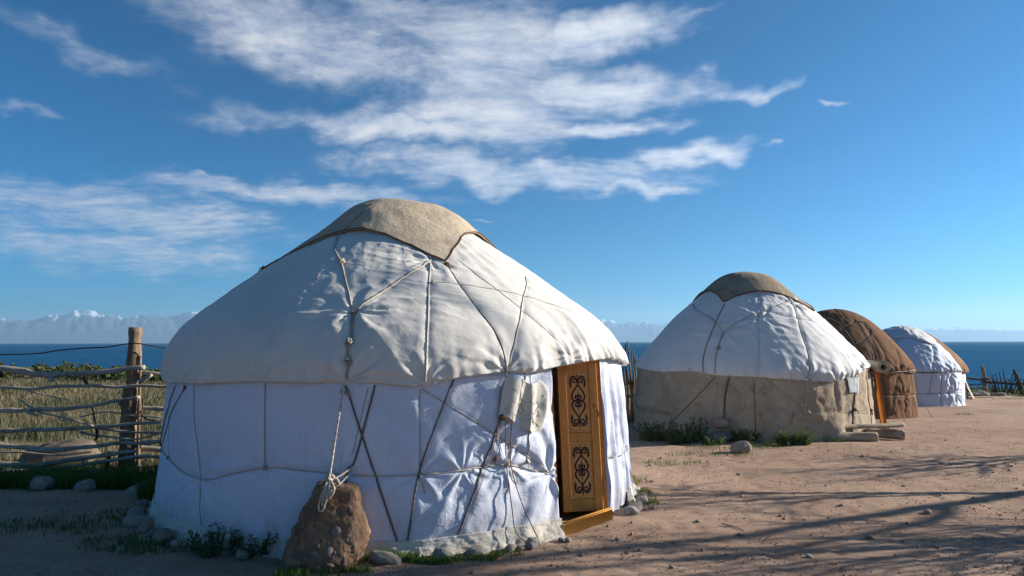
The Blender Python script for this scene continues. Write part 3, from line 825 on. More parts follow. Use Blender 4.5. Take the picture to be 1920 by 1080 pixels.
# felt crown cover: a square of thick felt drawn down at its four corners
HAT = [(20, 2.83), (65, 2.62), (80, 2.78), (95, 2.91), (110, 2.95), (128, 2.90), (136.2, 2.83), (148.7, 2.651), (155.5, 2.496), (160.4, 2.564), (166.7, 2.677), (179.1, 2.814),
       (192.5, 2.887), (202.7, 2.885), (217.2, 2.83), (230, 2.68), (243, 2.49), (255, 2.68), (270, 2.82), (290, 2.87), (315, 2.75), (335, 2.5), (350, 2.68)]
def hatrim(th):
    a = np.array([HAT[-1][0] - 360] + [q[0] for q in HAT] + [HAT[0][0] + 360]); z = np.array([HAT[-1][1]] + [q[1] for q in HAT] + [HAT[0][1]])
    return np.interp(np.mod(th, 360), a, z)
crown = Shell(CX, CY, 0, [(1.77, 2.36), (1.53, 2.545), (1.19, 2.78), (.93, 2.98), (.77, 3.13), (.57, 3.27), (.33, 3.35), (0, 3.375)], (1, 1, 1), [(0, 2.3)])
def relief_hat(s, th, z, r):
    a = np.radians(th); x = r * np.sin(a); y = r * np.cos(a)
    up = sstep(2.95, 3.2, z)
    return .010 + .010 * sstep(2.6, 2.9, z) + (.006 + .012 * sstep(2.7, 3.0, z)) * fbm(x * 1.6, y * 1.6, 3, 401) + up * .03 * (ridge(x * .9 + 3, y * 1.1, 405, 1.0) - .4) + .006 * fbm(x * 6, y * 6, 2, 409) + .02 * np.cos(4 * np.radians(th - 155.5 - 45)) * np.exp(-((z - 3.1) / .12) ** 2)
crown.lean = sh1.lean; crown.roof_relief = relief_hat
hat = build_roof(crown, 'crown_cover', M['felt'], yurt, (90, 258), .5, 2.0, 70, 3.3745, hemf=hatrim, hem_in=.0)
tr = np.arange(0, 361, .8)
P = crown.surf(tr, hatrim(tr), True, .004)
g = Geo(); g.add(*tube(P, .009, 8, 3, .04, .4)); g.obj('edge_cord', M['trim'], hat)
# a seam across the felt
P = crown.surf(np.linspace(205, 196, 20), np.linspace(2.9, 3.22, 20), True, .001)
g = Geo(); g.add(*tube(P, .004, 6)); g.obj('seam', M['trim'], hat)

MATS = {'R1': ('rope', .0085), 'R1b': ('cord', .0115), 'R2': ('rope', .008), 'R3': ('roof', .007), 'R4': ('browncord', .0045), 'R5': ('cord', .0055), 'R6': ('rope', .004), 'R7': ('roof', .0035),
        'W1': ('rope', .0075), 'W2': ('cord', .004), 'W2b': ('cord', .005), 'W2c': ('cord', .0035), 'W3': ('darkrope', .0085), 'W3b': ('darkrope', .0085), 'W3c': ('cord', .0035), 'W4': ('darkrope', .008),
        'W5': ('darkrope', .0085), 'W6': ('rope', .006), 'W7': ('cord', .0035), 'W7b': ('rope', .0055), 'W9': ('cord', .0055), 'W10': ('darkrope', .006), 'W10b': ('darkrope', .005), 'W11': ('rope', .008)}
for k, (mm, r) in MATS.items():
    rope(sh1, T1[k], yurt, M[mm], r, roof=RF[k], name='seam' if k in ('R3',) else 'rope')
# rope round the crown corners and the loose line along the left slope
rope(sh1, [(243, 2.5), (246, 2.2), (248, 1.9), (250, 1.5)], yurt, M['browncord'], .006, roof=True)
for (th_, z_, sz, mm, rf) in ((192.2, 2.475, .032, 'rope', True), (182.2, 1.97, .026, 'cord', True), (181.8, 1.70, .030, 'cord', True), (181.9, 1.56, .026, 'cord', True), (155.5, 2.47, .022, 'browncord', True),
                              (182.6, 1.30, .022, 'cord', False), (163, 2.262, .016, 'cord', True), (152.1, 1.47, .018, 'cord', True), (197.7, .672, .018, 'cord', False), (232, .607, .016, 'cord', False),
                              (154.3, .72, .017, 'browncord', False), (147.4, .66, .014, 'rope', False), (151.8, .655, .014, 'cord', False), (168.7, .626, .015, 'cord', False), (120.3, .552, .014, 'rope', False), (223, 1.29, .015, 'darkrope', False),
                              (243, 2.5, .022, 'browncord', True)):
    knot(sh1.surf(np.array([th_]), np.array([z_]), rf, sz * .6)[0], sz, M[mm], yurt, int(th_ * 10))
# slack cords hanging in front of the wall beside the door
def hang(pts, r, mm, lift=.02):
    P = np.array([sh1.surf(np.array([a]), np.array([max(z, .03)]), False, l)[0] + [0, 0, min(0, z - .03)] for a, z, l in pts])
    g = Geo(); g.add(*tube(resample(P, .012), r, 8, 3, .04, .35)); return g.obj('rope', M[mm], yurt)
hang([(153.9, 1.08, .05), (154.4, .9, .03), (154.4, .849, .03), (154.3, .73, .03)], .0045, 'browncord')
hang([(152.7, 1.05, .05), (152.5, .843, .035), (152.3, .621, .03), (151.9, .311, .06), (151.6, .12, .09), (150.0, .035, .14), (148.6, .03, .15), (147.8, .05, .13), (149.4, .298, .06), (151.1, .571, .03), (151.4, .75, .03), (151.3, 1.06, .04)], .0055, 'browncord')
hang([(153.3, 1.02, .04), (155.6, .75, .025), (158.5, .42, .02), (159.6, .27, .02)], .0035, 'cord')
hang([(151.6, .55, .03), (150.8, .50, .04), (150.3, .52, .04), (150.9, .60, .03)], .004, 'browncord')

# ------------------------------------------------------------------ door
def pol(th, r, z): return np.array([CX + r * math.sin(RAD(th)), CY + r * math.cos(RAD(th)), z])
L0, R0 = pol(DL, 2.60, 0), pol(DR, 2.60, 0)
U = (R0 - L0); WID = np.linalg.norm(U); U /= WID
NO = np.array([U[1], -U[0], 0.])                           # outward
tilt = -.072                                               # the frame leans in with the wall
ZU = np.array([NO[0] * tilt / 1.4, NO[1] * tilt / 1.4, 1.0]); ZU /= np.linalg.norm(ZU)
frame = Geo(); frame.add(*box(L0 + U * .022 + ZU * .78 - NO * .05, .044, .11, 1.56, U, NO, ZU, .006))
fo = frame.obj('door_frame', M['pine'], yurt)
g = Geo(); g.add(*box(R0 - U * .022 + ZU * .78 - NO * .05, .044, .11, 1.56, U, NO, ZU, .006)); g.obj('jamb', M['pine'], fo)
g = Geo(); g.add(*box((L0 + R0) / 2 + ZU * 1.56 - NO * .05, WID, .11, .07, U, NO, ZU, .006)); g.obj('lintel', M['pine'], fo)
g = Geo(); g.add(*box((L0 + R0) / 2 - U * .022 + ZU * .05 + NO * .06, WID - .035, .055, .11, U, NO, ZU, .008)); g.obj('threshold', M['pinebright'], yurt)
# right leaf, swung inward about its right edge
HG = R0 - U * .05 - NO * .02 + np.array([0, 0, .075])
ED = np.array([-.432, -.245, 0]); ED /= np.linalg.norm(ED)  # hinge -> free edge, as seen from outside
ED = (ED + .10 * np.array([-U[0], -U[1], 0])); ED /= np.linalg.norm(ED)
ED = np.array([-.44, -.09, 0]); ED /= np.linalg.norm(ED)
LW, LH, LT = .40, 1.44, .036
FN = np.array([-ED[1], ED[0], 0.]);
if FN[1] > 0: FN = -FN                                      # front face looks out of the door
LZ = np.array([ZU[0], ZU[1], 1.0]); LZ /= np.linalg.norm(LZ)
def leafpt(x, z, y=0): return HG + ED * x + LZ * z + FN * y
door = obj('door', *(lambda q: (q[0], [q[1], q[2]]))(box(leafpt(.042, LH / 2), .084, LT, LH, ED, FN, LZ, .004)), M['pine'], yurt, smooth=False)
def board(name, x0, x1, z0, z1, th_, y, mm, bev=.004):
    g = Geo(); g.add(*box(leafpt((x0 + x1) / 2, (z0 + z1) / 2, y), x1 - x0, th_, z1 - z0, ED, FN, LZ, bev)); return g.obj(name, M[mm], door, smooth=False)
board('stile', LW - .084, LW, 0, LH, LT, 0, 'pine')
for z0, z1 in ((0, .115), (.66, .745), (LH - .085, LH)): board('rail', .0845, LW - .0845, z0, z1, LT - .004, 0, 'pine')
PAN = [(.115, .66), (.745, LH - .085)]
for z0, z1 in PAN:
    board('panel', .0842, LW - .0842, z0 + .0005, z1 - .0005, .014, -.004, 'panel')
    board('raised_field', .115, LW - .115, z0 + .03, z1 - .03, .010, .0065, 'panel', .005)
# painted scroll ornament, one on each panel
def ribbon(pts, wd):
    P = resample(np.array(pts, float), .02); T = np.gradient(P, axis=0); T /= np.linalg.norm(T, axis=1)[:, None] + 1e-9
    N_ = np.stack([-T[:, 1], T[:, 0]], 1); t_ = np.linspace(0, 1, len(P)); w_ = wd * (.45 + .55 * np.sin(np.pi * np.clip(t_ * .9 + .08, 0, 1)))
    return P, N_, w_
heart = [(0, .66), (.22, .54), (.62, .36), (.84, .20), (.74, .06), (.42, .0), (.15, .07), (0, .16)]
horn = [(0, .66), (.10, .78), (.34, .93), (.68, .95), (.92, .84), (.90, .70), (.78, .60)]
curl = [(.10, .78), (.36, .72), (.60, .74), (.66, .83), (.50, .88), (.38, .82)]
tail = [(.90, .80), (1.0, .70), (.94, .58), (.82, .50)]
petal = [(0, .12), (.16, .20), (.34, .20), (.36, .11), (.22, .09)]
for z0, z1 in PAN:
    cz = (z0 + z1) / 2; hx, hz_ = .078, (z1 - z0) * .41
    g = Geo()
    for sx_ in (-1, 1):
        for sz_ in (-1, 1):
            for pl, wd in ((heart, .0098), (horn, .0098), (curl, .0085), (tail, .0080), (petal, .0095)):
                P, N_, w_ = ribbon([(p[0] * hx * sx_, p[1] * hz_ * sz_) for p in pl], wd)
                a = P + N_ * w_[:, None]; b_ = P - N_ * w_[:, None]
                V = np.concatenate([[leafpt(LW / 2 + q[0], cz + q[1], .0128) for q in a], [leafpt(LW / 2 + q[0], cz + q[1], .0128) for q in b_]])
                n_ = len(P); i_ = np.arange(n_ - 1)
                g.add(V, np.stack([i_, i_ + 1, n_ + i_ + 1, n_ + i_], 1))
    for zc, hh, ww in ((0, .115, .015), (hz_ * .74, .06, .014), (-hz_ * .74, .06, .014), (hz_ * .97, .024, .009), (-hz_ * .97, .024, .009)):
        pts = [(0, hh), (ww, 0), (0, -hh), (-ww, 0)]
        g.add(np.array([leafpt(LW / 2 + q[0], cz + zc + q[1], .0134) for q in pts]), [[0, 1, 2, 3]])
    g.obj('ornament', M['paint'], door, smooth=False)
g = Geo(); g.add(*tube(resample(np.array([leafpt(.03, .95, -.01), leafpt(.012, .95, .03), leafpt(.012, .9, .03), leafpt(.03, .9, -.01)]), .01), .005, 6)); g.obj('hinge', M['wire'], door)

# ------------------------------------------------------------------ hide sheet with a drawing, hung beside the door
le = [(152.4, 1.405), (153.2, 1.24), (153.9, 1.079)]; re_ = [(142.9, 1.315), (142.7, 1.25), (143.4, 1.09), (144.4, .93)]
te = [(152.4, 1.405), (150.3, 1.385), (148.4, 1.372), (146.4, 1.325), (144.6, 1.36), (142.9, 1.315)]; be = [(153.9, 1.079), (152.2, 1.05), (150.9, 1.018), (147.6, .925), (145.6, .918), (144.4, .93)]
def curve(p, n):
    P = resample(np.array(p) * [.04, 1], .005); L = np.concatenate([[0], np.cumsum(np.linalg.norm(np.diff(P, axis=0), axis=1))]); L /= L[-1]
    q = np.linspace(0, 1, n); return np.stack([np.interp(q, L, P[:, 0]) / .04, np.interp(q, L, P[:, 1])], 1)
nu, nv = 60, 50
Lc, Rc, Tc, Bc = curve(le, nv), curve(re_, nv), curve(te, nu), curve(be, nu)
u = np.linspace(0, 1, nu)[None, :, None]; v = np.linspace(0, 1, nv)[:, None, None]
G_ = (1 - v) * Tc[None] + v * Bc[None] + (1 - u) * Lc[:, None] + u * Rc[:, None] - ((1 - u) * (1 - v) * Tc[0] + u * (1 - v) * Tc[-1] + (1 - u) * v * Bc[0] + u * v * Bc[-1])
uu, vv = u[..., 0], v[..., 0]
def hide_off(uu, vv):
    return .04 + .055 * np.exp(-((uu - .60 - .06 * vv) / .085) ** 2) * (.35 + .65 * vv) + .05 * np.exp(-((uu - .18 - .05 * vv) / .14) ** 2) * (1 - .4 * vv) - .03 * np.exp(-((uu - .42) / .10) ** 2) * vv + .03 * sstep(.8, 1, uu) * np.sin(vv * 3.1) + .006 * fbm(uu * 5, vv * 5, 2, 55)
OF = hide_off(uu, vv)
def hide_pts(u1, v1, lift=0.0):
    j = np.clip(np.asarray(v1) * (nv - 1), 0, nv - 1).astype(int); i = np.clip(np.asarray(u1) * (nu - 1), 0, nu - 1).astype(int)
    return sh1.base(G_[j, i, 0], G_[j, i, 1], False)[0] + (sh1.base(G_[j, i, 0], G_[j, i, 1], False)[1]) * (OF[j, i] + lift)[..., None]
jj, ii = np.mgrid[0:nv, 0:nu]
V = hide_pts(ii / (nu - 1) + 1e-6, jj / (nv - 1) + 1e-6); V2 = hide_pts(ii / (nu - 1) + 1e-6, jj / (nv - 1) + 1e-6, -.004)
org = V.reshape(-1, 3).mean(0)
hg = Geo(); hg.add(V.reshape(-1, 3), grid_faces(nv, nu)); hg.add(V2.reshape(-1, 3), grid_faces(nv, nu)[:, ::-1])
ring = np.concatenate([np.arange(nu), np.arange(1, nv) * nu + nu - 1, (nv - 1) * nu + np.arange(nu - 2, -1, -1), np.arange(nv - 2, 0, -1) * nu]); r2 = np.roll(ring, -1); k = nu * nv
hg.q.append(np.stack([ring, ring + k, r2 + k, r2], 1))
hide = hg.obj('hide_sheet', M['hide'], org=org)
tag(hide, 'curled cream hide sheet with a faint ink drawing hung by cords beside the yurt door', 'hide sheet')
dr = Geo()
for pl in ([(.36, .30), (.42, .42), (.52, .45), (.60, .40), (.68, .46), (.78, .44)], [(.36, .62), (.40, .56), (.47, .60), (.50, .70), (.46, .74), (.42, .70), (.36, .72)], [(.44, .56), (.52, .64), (.60, .66), (.66, .62), (.72, .66)],
           [(.54, .74), (.60, .70), (.66, .74), (.62, .79), (.55, .78), (.54, .74)], [(.74, .40), (.80, .44), (.84, .52), (.80, .56), (.85, .64), (.83, .72)], [(.30, .84), (.45, .86), (.6, .84), (.75, .80), (.9, .9)], [(.74, .55), (.78, .60), (.75, .66), (.72, .62)],
           [(.16, .30), (.20, .27), (.24, .33), (.19, .36), (.16, .31)], [(.10, .80), (.14, .78), (.18, .83), (.12, .86), (.10, .81)], [(.86, .30), (.90, .28), (.88, .34)], [(.40, .44), (.50, .52), (.58, .53)]):
    p = resample(np.array(pl, float), .012); P = hide_pts(p[:, 0], p[:, 1], .0015); dr.add(*tube(P, .0014, 4))
dr.obj('drawing', M['ink'], hide)
rope(sh1, [(147.25, 1.43), (147.1, 1.2), (147.0, .98)], hide, M['cord'], .006, lift=.075, roof=False, name='cord')
rope(sh1, [(152.2, 1.46), (152.3, 1.40)], hide, M['cord'], .009, lift=.06, roof=False, name='cord')
knot(sh1.surf(np.array([153.4]), np.array([1.06]), False, .065)[0], .024, M['browncord'], hide, 5)

# ================================================================== second yurt: white roof, felt wall
def relief_roof_soft(seed, amp=1.0, pleat=.012):
    def f(s, th, z, r):
        a = np.radians(th) * 2.0; v = z * 1.5; h0 = s.hem(th)
        up = sstep(0, .5, z - h0)
        d_ = .022 * fbm(a * .7, v * .8, 3, seed)
        d_ = d_ + (1 - .6 * up) * .022 * (ridge((a * .9 + v * .35) * 2.0, v * .6, seed + 3, 1.3) - .3)
        d_ = d_ + (1 - .5 * up) * .014 * (ridge((a * .9 - v * .3) * 3.6, v * .8, seed + 7, 1.3) - .3)
        g_ = np.exp(-(z - h0) / .18)
        d_ = d_ + g_ * pleat * (np.sin(a * 27 + 3 * pn(a * 3, 0 * a, 5)) + .6 * np.sin(a * 47 + 3 * pn(a * 5, 0 * a, 6)))
        d_ = d_ + .007 * up * (ridge(a * 1.6 + v * .8, v * 5.5 - a * 1.5, seed + 9, 1.2) - .35)
        return amp * d_
    return f
def relief_felt(seed, bulge=True, amp=1.0):
    def f(s, th, z, r):
        t_ = np.mod(th, 360); a = np.radians(th) * 2.3
        d_ = .022 * fbm(a * 1.1, z * 1.6, 3, seed) + .015 * fbm(a * 4, z * 4, 4, seed + 5, .6)
        d_ = d_ + .016 * (ridge(a * 1.7, z * .5, seed + 9, 1.5) - .3) + .012 * (ridge(a * .6, z * 2.2, seed + 13, 2) - .2)
        if bulge:
            d_ = d_ + .075 * np.exp(-((z - .52) / .13) ** 2) * sstep(225, 245, t_) - .02 * np.exp(-((z - .36) / .06) ** 2) * sstep(225, 245, t_)
            d_ = d_ + .10 * np.exp(-((t_ - 160) / 5) ** 2) * sstep(.55, .1, z)
        d_ = d_ + .03 * sstep(.25, 0, z) * (.5 + fbm(a * 3, 0 * a, 2, seed + 17))
        return amp * d_
    return f
def build_wall(sh, mat, parent, a0, a1, vis, fine, coarse, rows, name='wall_cover', z_lo=.0):
    t_ = np.concatenate([np.arange(a0, vis[0], coarse), np.arange(vis[0], vis[1], fine), np.arange(vis[1], a1 + .01, coarse)])
    zt = sh.hem(t_) + .04
    Z = z_lo + (zt[None] - z_lo) * np.linspace(0, 1, rows)[:, None]
    V = sh.surf(np.broadcast_to(t_, Z.shape), Z, False)
    low = V[0] + 0; low[:, 2] -= .12
    V = np.concatenate([low[None], V])
    return obj(name, V.reshape(-1, 3), [grid_faces(len(V), len(t_))], mat, parent)
def crown_for(sh, rim, off, seed, top, lump=.02):
    c = Shell(sh.cx, sh.cy, sh.z0, [(a, b) for a, b in top], (1, 1, 1), [(0, top[0][1])])
    def f(s, th, z, r):
        a = np.radians(th); x = r * np.sin(a); y = r * np.cos(a)
        return off + lump * fbm(x * 1.8, y * 1.8, 3, seed) + .4 * lump * fbm(x * 6, y * 6, 2, seed + 4)
    c.roof_relief = f
    a = np.array([rim[-1][0] - 360] + [q[0] for q in rim] + [rim[0][0] + 360]); z = np.array([rim[-1][1]] + [q[1] for q in rim] + [rim[0][1]])
    c.rim = lambda th: np.interp(np.mod(th, 360), a, z)
    return c
Z2 = -.06
yurt2 = thing('yurt', (4.92, 14.4, Z2), 'yurt with a white canvas roof over a grey felt wall, second along the shore', 'yurt', 'yurts on the lake shore')
HEM2 = [(60, 1.2), (100, 1.25), (131.9, 1.262), (149.5, 1.107), (160, 1.06), (176.1, 1.087), (194.5, 1.142), (211.8, 1.158), (223.1, 1.225), (242.8, 1.179), (262.7, 1.224), (300, 1.2)]
TOP2 = [(1.62, 2.12), (1.5, 2.25), (.87, 2.80), (.62, 3.04), (.36, 3.18), (0, 3.225)]
sh2 = Shell(4.92, 14.4, Z2, [(2.27, 1.0), (2.30, 1.12), (2.31, 1.2), (2.26, 1.35), (2.0, 1.67), (1.5, 2.24), (.85, 2.79), (.6, 3.0), (.35, 3.12), (0, 3.15)], (2.33, 2.27, 1.2), HEM2, 2)
sh2.roof_relief = relief_roof_soft(501, 1.0, .012); sh2.wall_relief = relief_felt(531)
T2 = {'a': [(217.6, 2.5), (219.4, 1.969), (219.7, 1.568), (218.1, 1.2)], 'b': [(261.2, 2.544), (225, 2.234), (211.8, 1.946)], 'c': [(211.8, 1.946), (201.6, 2.168), (185.6, 2.353), (156.6, 2.544)],
      'd': [(211.8, 1.946), (213.3, 1.618), (212.6, 1.186)], 'e': [(212.6, 1.138), (212.7, .518)], 'f': [(182.8, 2.732), (190.4, 2.165), (193.9, 1.199)], 'g': [(149.7, 2.57), (163.4, 2.062), (168.5, 1.571), (173.1, 1.115)],
      'h': [(173.1, 1.059), (174.6, .551)], 'i': [(213.1, 1.119), (223.3, .687), (236.5, .204)], 'j': [(206.6, 1.125), (208.4, .81), (209, .385)], 'k': [(243.6, 1.126), (238.7, .749), (232.4, .368)],
      'l': [(234.5, 1.181), (242.3, .688)], 'm': [(190.7, 1.105), (175.2, .569)], 'n': [(240, .50), (218.1, .468), (208.5, .48), (195, .592), (174.6, .551), (158.4, .516), (131.5, .423), (120, .42)],
      'o': [(158.4, 1.049), (157.7, .533)], 'p': [(144.2, 1.13), (146.6, .607), (149.7, .143)], 'q': [(129.6, 1.2), (129, .464), (130.3, .1)], 'r': [(195.9, 1.057), (196.1, .084)], 's': [(185.3, 2.375), (170.8, 2.267), (150.2, 2.168)]}
ROOF2 = set('abcdfgs')
for k, p in T2.items(): sh2.dent(p, .012 if k in ROOF2 else .010, .05, k in ROOF2)
sh2.stars = [(True, 212, 1.946, .02, .3, 6, .3), (True, 173, 1.10, .03, .35, 7, .6), (True, 158, 1.07, .03, .3, 7, 1.2), (True, 150, 2.5, .02, .4, 7, .2), (True, 188, 2.2, .018, .4, 7, .9), (True, 134, 1.25, .03, .3, 7, .2)]
build_roof(sh2, 'roof_cover', M['roof2'], yurt2, (105, 275), .45, 3.0, 110, 3.1)
build_wall(sh2, M['felt2'], yurt2, 114, 114 + 322, (114, 285), .5, 3.0, 60, 'felt_wall')
RIM2 = [(20, 2.7), (60, 2.5), (90, 2.72), (130, 2.35), (148.8, 2.65), (164, 2.723), (180.2, 2.755), (193.4, 2.735), (208.1, 2.65), (218.3, 2.534), (229.7, 2.702), (248.8, 2.813), (280, 2.8), (310, 2.5), (340, 2.7)]
c2 = crown_for(sh2, RIM2, .014, 551, TOP2, .014)
cr2 = build_roof(c2, 'crown_cover', M['feltcap'], yurt2, (100, 270), 1.0, 3.0, 40, 3.224, hemf=c2.rim, hem_in=0)
tr = np.arange(0, 361, 1.5); g = Geo(); g.add(*tube(c2.surf(tr, c2.rim(tr), True, .004), .013, 7, 3, .05, .3)); g.obj('edge_cord', M['trim'], cr2)
M2 = {'a': ('browncord', .009), 'b': ('cord', .009), 'c': ('cord', .008), 'd': ('cord', .010), 'e': ('rope', .013), 'f': ('roof2', .007), 'g': ('cord', .009), 'h': ('rope', .009), 'i': ('browncord', .010), 'j': ('darkrope', .018),
      'k': ('cord', .006), 'l': ('cord', .005), 'm': ('cord', .006), 'n': ('cord', .006), 'o': ('cord', .007), 'p': ('darkrope', .014), 'q': ('browncord', .011), 'r': ('browncord', .007), 's': ('cord', .005)}
for k, (mm, r) in M2.items(): rope(sh2, T2[k], yurt2, M[mm], r, roof=k in ROOF2, n=7, step=.03, pitch=.06)
for (a, z, sz, mm) in ((174.6, .56, .035, 'rope'), (212.7, 1.64, .03, 'cord'), (129.1, .47, .03, 'browncord'), (173.3, .52, .03, 'rope'), (146.6, .53, .03, 'darkrope')):
    knot(sh2.surf(np.array([a]), np.array([z]), z > 1.3, .02)[0], sz, M[mm], yurt2, int(a))
# patch of pale cloth on the felt
def wall_patch(sh, name, a0, a1, z0, z1, skew, mat, parent, lift=.02, n=12):
    a, z = np.meshgrid(np.linspace(a0, a1, n), np.linspace(z0, z1, n)); a = a + skew * (z - z1)
    V = sh.surf(a, z, False, lift); V2 = sh.surf(a, z, False, lift - .008)
    g = Geo(); g.add(V.reshape(-1, 3), grid_faces(n, n)); g.add(V2.reshape(-1, 3), grid_faces(n, n)[:, ::-1]); return g.obj(name, mat, parent)
M['patch'] = mottled('pale grey cloth', (.42, .44, .46), (.34, .36, .38), 6, .8, 60, .2)
wall_patch(sh2, 'cloth_patch', 144.6, 151.2, .84, 1.11, 2.5, M['patch'], yurt2, .03)
wall_patch(sh2, 'cloth_patch', 141.3, 144.2, .82, 1.10, -6, M['patch'], yurt2, .022)
# door frame of the second yurt, seen from its side, and the rolled felt flap above it
def pol2(th, r, z): return np.array([4.92 + r * math.sin(RAD(th)), 14.4 + r * math.cos(RAD(th)), Z2 + z])
dn = np.array([math.sin(RAD(101)), math.cos(RAD(101)), 0]); du = np.array([-dn[1], dn[0], 0])
if du[1] < 0: du = -du
lean = np.array([dn[0] * -.105, dn[1] * -.105, 1.0]); lean /= np.linalg.norm(lean)
f2 = Geo(); c0 = pol2(101, 2.36, 0)
f2.add(*box(c0 - du * .42 + dn * .12 + lean * .58, .05, .11, 1.14, du, dn, lean, .006))
dfr = f2.obj('door_frame', M['orangewood'], yurt2)
g = Geo(); g.add(*box(c0 + du * .42 + dn * .12 + lean * .58, .05, .11, 1.14, du, dn, lean, .006)); g.obj('jamb', M['orangewood'], dfr)
g = Geo(); g.add(*box(c0 + lean * 1.17 + dn * .12, .89, .16, .06, du, dn, lean, .006)); g.obj('lintel', M['orangewood'], dfr)
g = Geo(); g.add(*box(c0 + dn * .14 + np.array([0, 0, .02]), .98, .18, .10, du, dn, (0, 0, 1), .01)); g.obj('sill_block', M['palewood'], dfr)
ph = np.linspace(0, 2 * math.pi * 3.2, 150); rr = .05 + .060 * ph / ph[-1]
spi = np.stack([np.cos(ph) * rr, np.sin(ph) * rr * .95], 1); spo = np.stack([np.cos(ph) * (rr + .014), np.sin(ph) * (rr + .014) * .95], 1)
rc = pol2(108, 2.42, 1.27)
ends = []
for e_ in (-.50, .75):
    for sp_ in (spi, spo): ends.append(rc + du * (e_) + dn[None] * sp_[:, :1] + np.array([0, 0, 1.0])[None] * sp_[:, 1:])
n_ = len(ph); i_ = np.arange(n_ - 1)
V = np.concatenate(ends); q = np.concatenate([np.stack([i_, i_ + 1, n_ + i_ + 1, n_ + i_], 1), np.stack([n_ + i_, n_ + i_ + 1, 3 * n_ + i_ + 1, 3 * n_ + i_], 1), np.stack([2 * n_ + i_, 3 * n_ + i_, 3 * n_ + i_ + 1, 2 * n_ + i_ + 1], 1), np.stack([i_, 2 * n_ + i_, 2 * n_ + i_ + 1, i_ + 1], 1)])
M['feltroll'] = felt('pale felt roll', (.55, .47, .36), (.48, .40, .30), (.30, .24, .17), .6)
obj('rolled_flap', V, [q], M['feltroll'], yurt2)
wall_patch(sh2, 'white_lining', 112, 117, .72, 1.15, 0, M['cloth4'], yurt2, .045)

# ================================================================== third yurt: brown
Z3 = -.25
yurt3 = thing('yurt', (8.86, 18.8, Z3), 'brown burlap-covered yurt laced with pale cords, third along the shore', 'yurt', 'yurts on the lake shore')
PR3 = [(1.86, 1.0), (1.87, 1.12), (1.88, 1.2), (1.81, 1.4), (1.58, 1.75), (1.2, 2.2), (.8, 2.58), (.4, 2.79), (0, 2.84)]
sh3 = Shell(8.86, 18.8, Z3, PR3, (1.87, 1.83, 1.2), [(120, 1.14), (140, 1.15), (150, 1.22), (165, 1.12), (180, 1.16), (250, 1.18), (330, 1.16)], 3)
sh3.roof_relief = relief_roof_soft(601, .7, .008); sh3.wall_relief = relief_felt(631, False, 1.0)
T3 = {'a': [(225.6, 2.578), (204.2, 2.513), (194.4, 2.339), (187.8, 1.951), (185, 1.424), (183.1, 1.18)], 'b': [(194.4, 2.339), (173, 2.48), (156.8, 2.439), (159.3, 2.225)], 'c': [(190.6, 1.844), (159.3, 2.225)],
      'd': [(171.7, 2.466), (172.5, 2.018), (173.4, 1.684), (178.5, 1.231)], 'e': [(156.8, 2.439), (169.3, 1.816), (171.6, 1.294)], 'f': [(190, 1.2), (176.5, 1.192), (160.5, 1.186), (138.4, 1.209), (120, 1.2)],
      'g': [(172.1, 1.10), (169.1, .644), (169.5, .129)], 'h': [(154.7, 1.10), (161, .638), (165.5, .126)], 'i': [(190, .60), (176.4, .595), (141.6, .561), (125, .56)], 'j': [(159.6, 2.086), (161.5, 1.682), (167.7, 1.19)], 'k': [(142.9, 1.677), (153.5, 1.25)], 'l': [(136, 1.19), (134, .6), (133, .1)]}
ROOF3 = set('abcdefjk')
for k, p in T3.items(): sh3.dent(p, .014, .06, k in ROOF3)
sh3.stars = [(True, 158, 1.16, .03, .3, 7, .4), (True, 140, 1.18, .03, .3, 7, .4), (False, 150, .58, .03, .3, 7, .2)]
build_roof(sh3, 'roof_cover', M['brownfelt'], yurt3, (115, 250), .8, 4, 80, 2.839)
build_wall(sh3, M['brownfelt'], yurt3, 0, 360, (115, 215), .8, 4.0, 45, 'felt_wall')
M['greencord'] = mottled('green cord', (.03, .07, .03), (.05, .09, .05), 30, .9)
for k, p in T3.items():
    mm, r = {'a': ('cord', .011), 'b': ('cord', .011), 'c': ('cord', .010), 'd': ('rope', .009), 'e': ('cord', .009), 'f': ('cord', .016), 'g': ('greencord', .010), 'h': ('greencord', .010), 'i': ('cord', .010), 'j': ('browncord', .009), 'k': ('browncord', .008), 'l': ('cord', .008)}[k]
    rope(sh3, p, yurt3, M[mm], r, roof=k in ROOF3, n=7, step=.04, pitch=.08)
P = np.array([sh3.surf(np.array([133.]), np.array([1.19]), True, .02)[0], sh3.surf(np.array([131.]), np.array([.6]), False, .12)[0], sh3.surf(np.array([130.]), np.array([.02]), False, .32)[0]])
g = Geo(); g.add(*tube(resample(P, .05), .009, 6)); g.obj('guy_rope', M['cord'], yurt3)

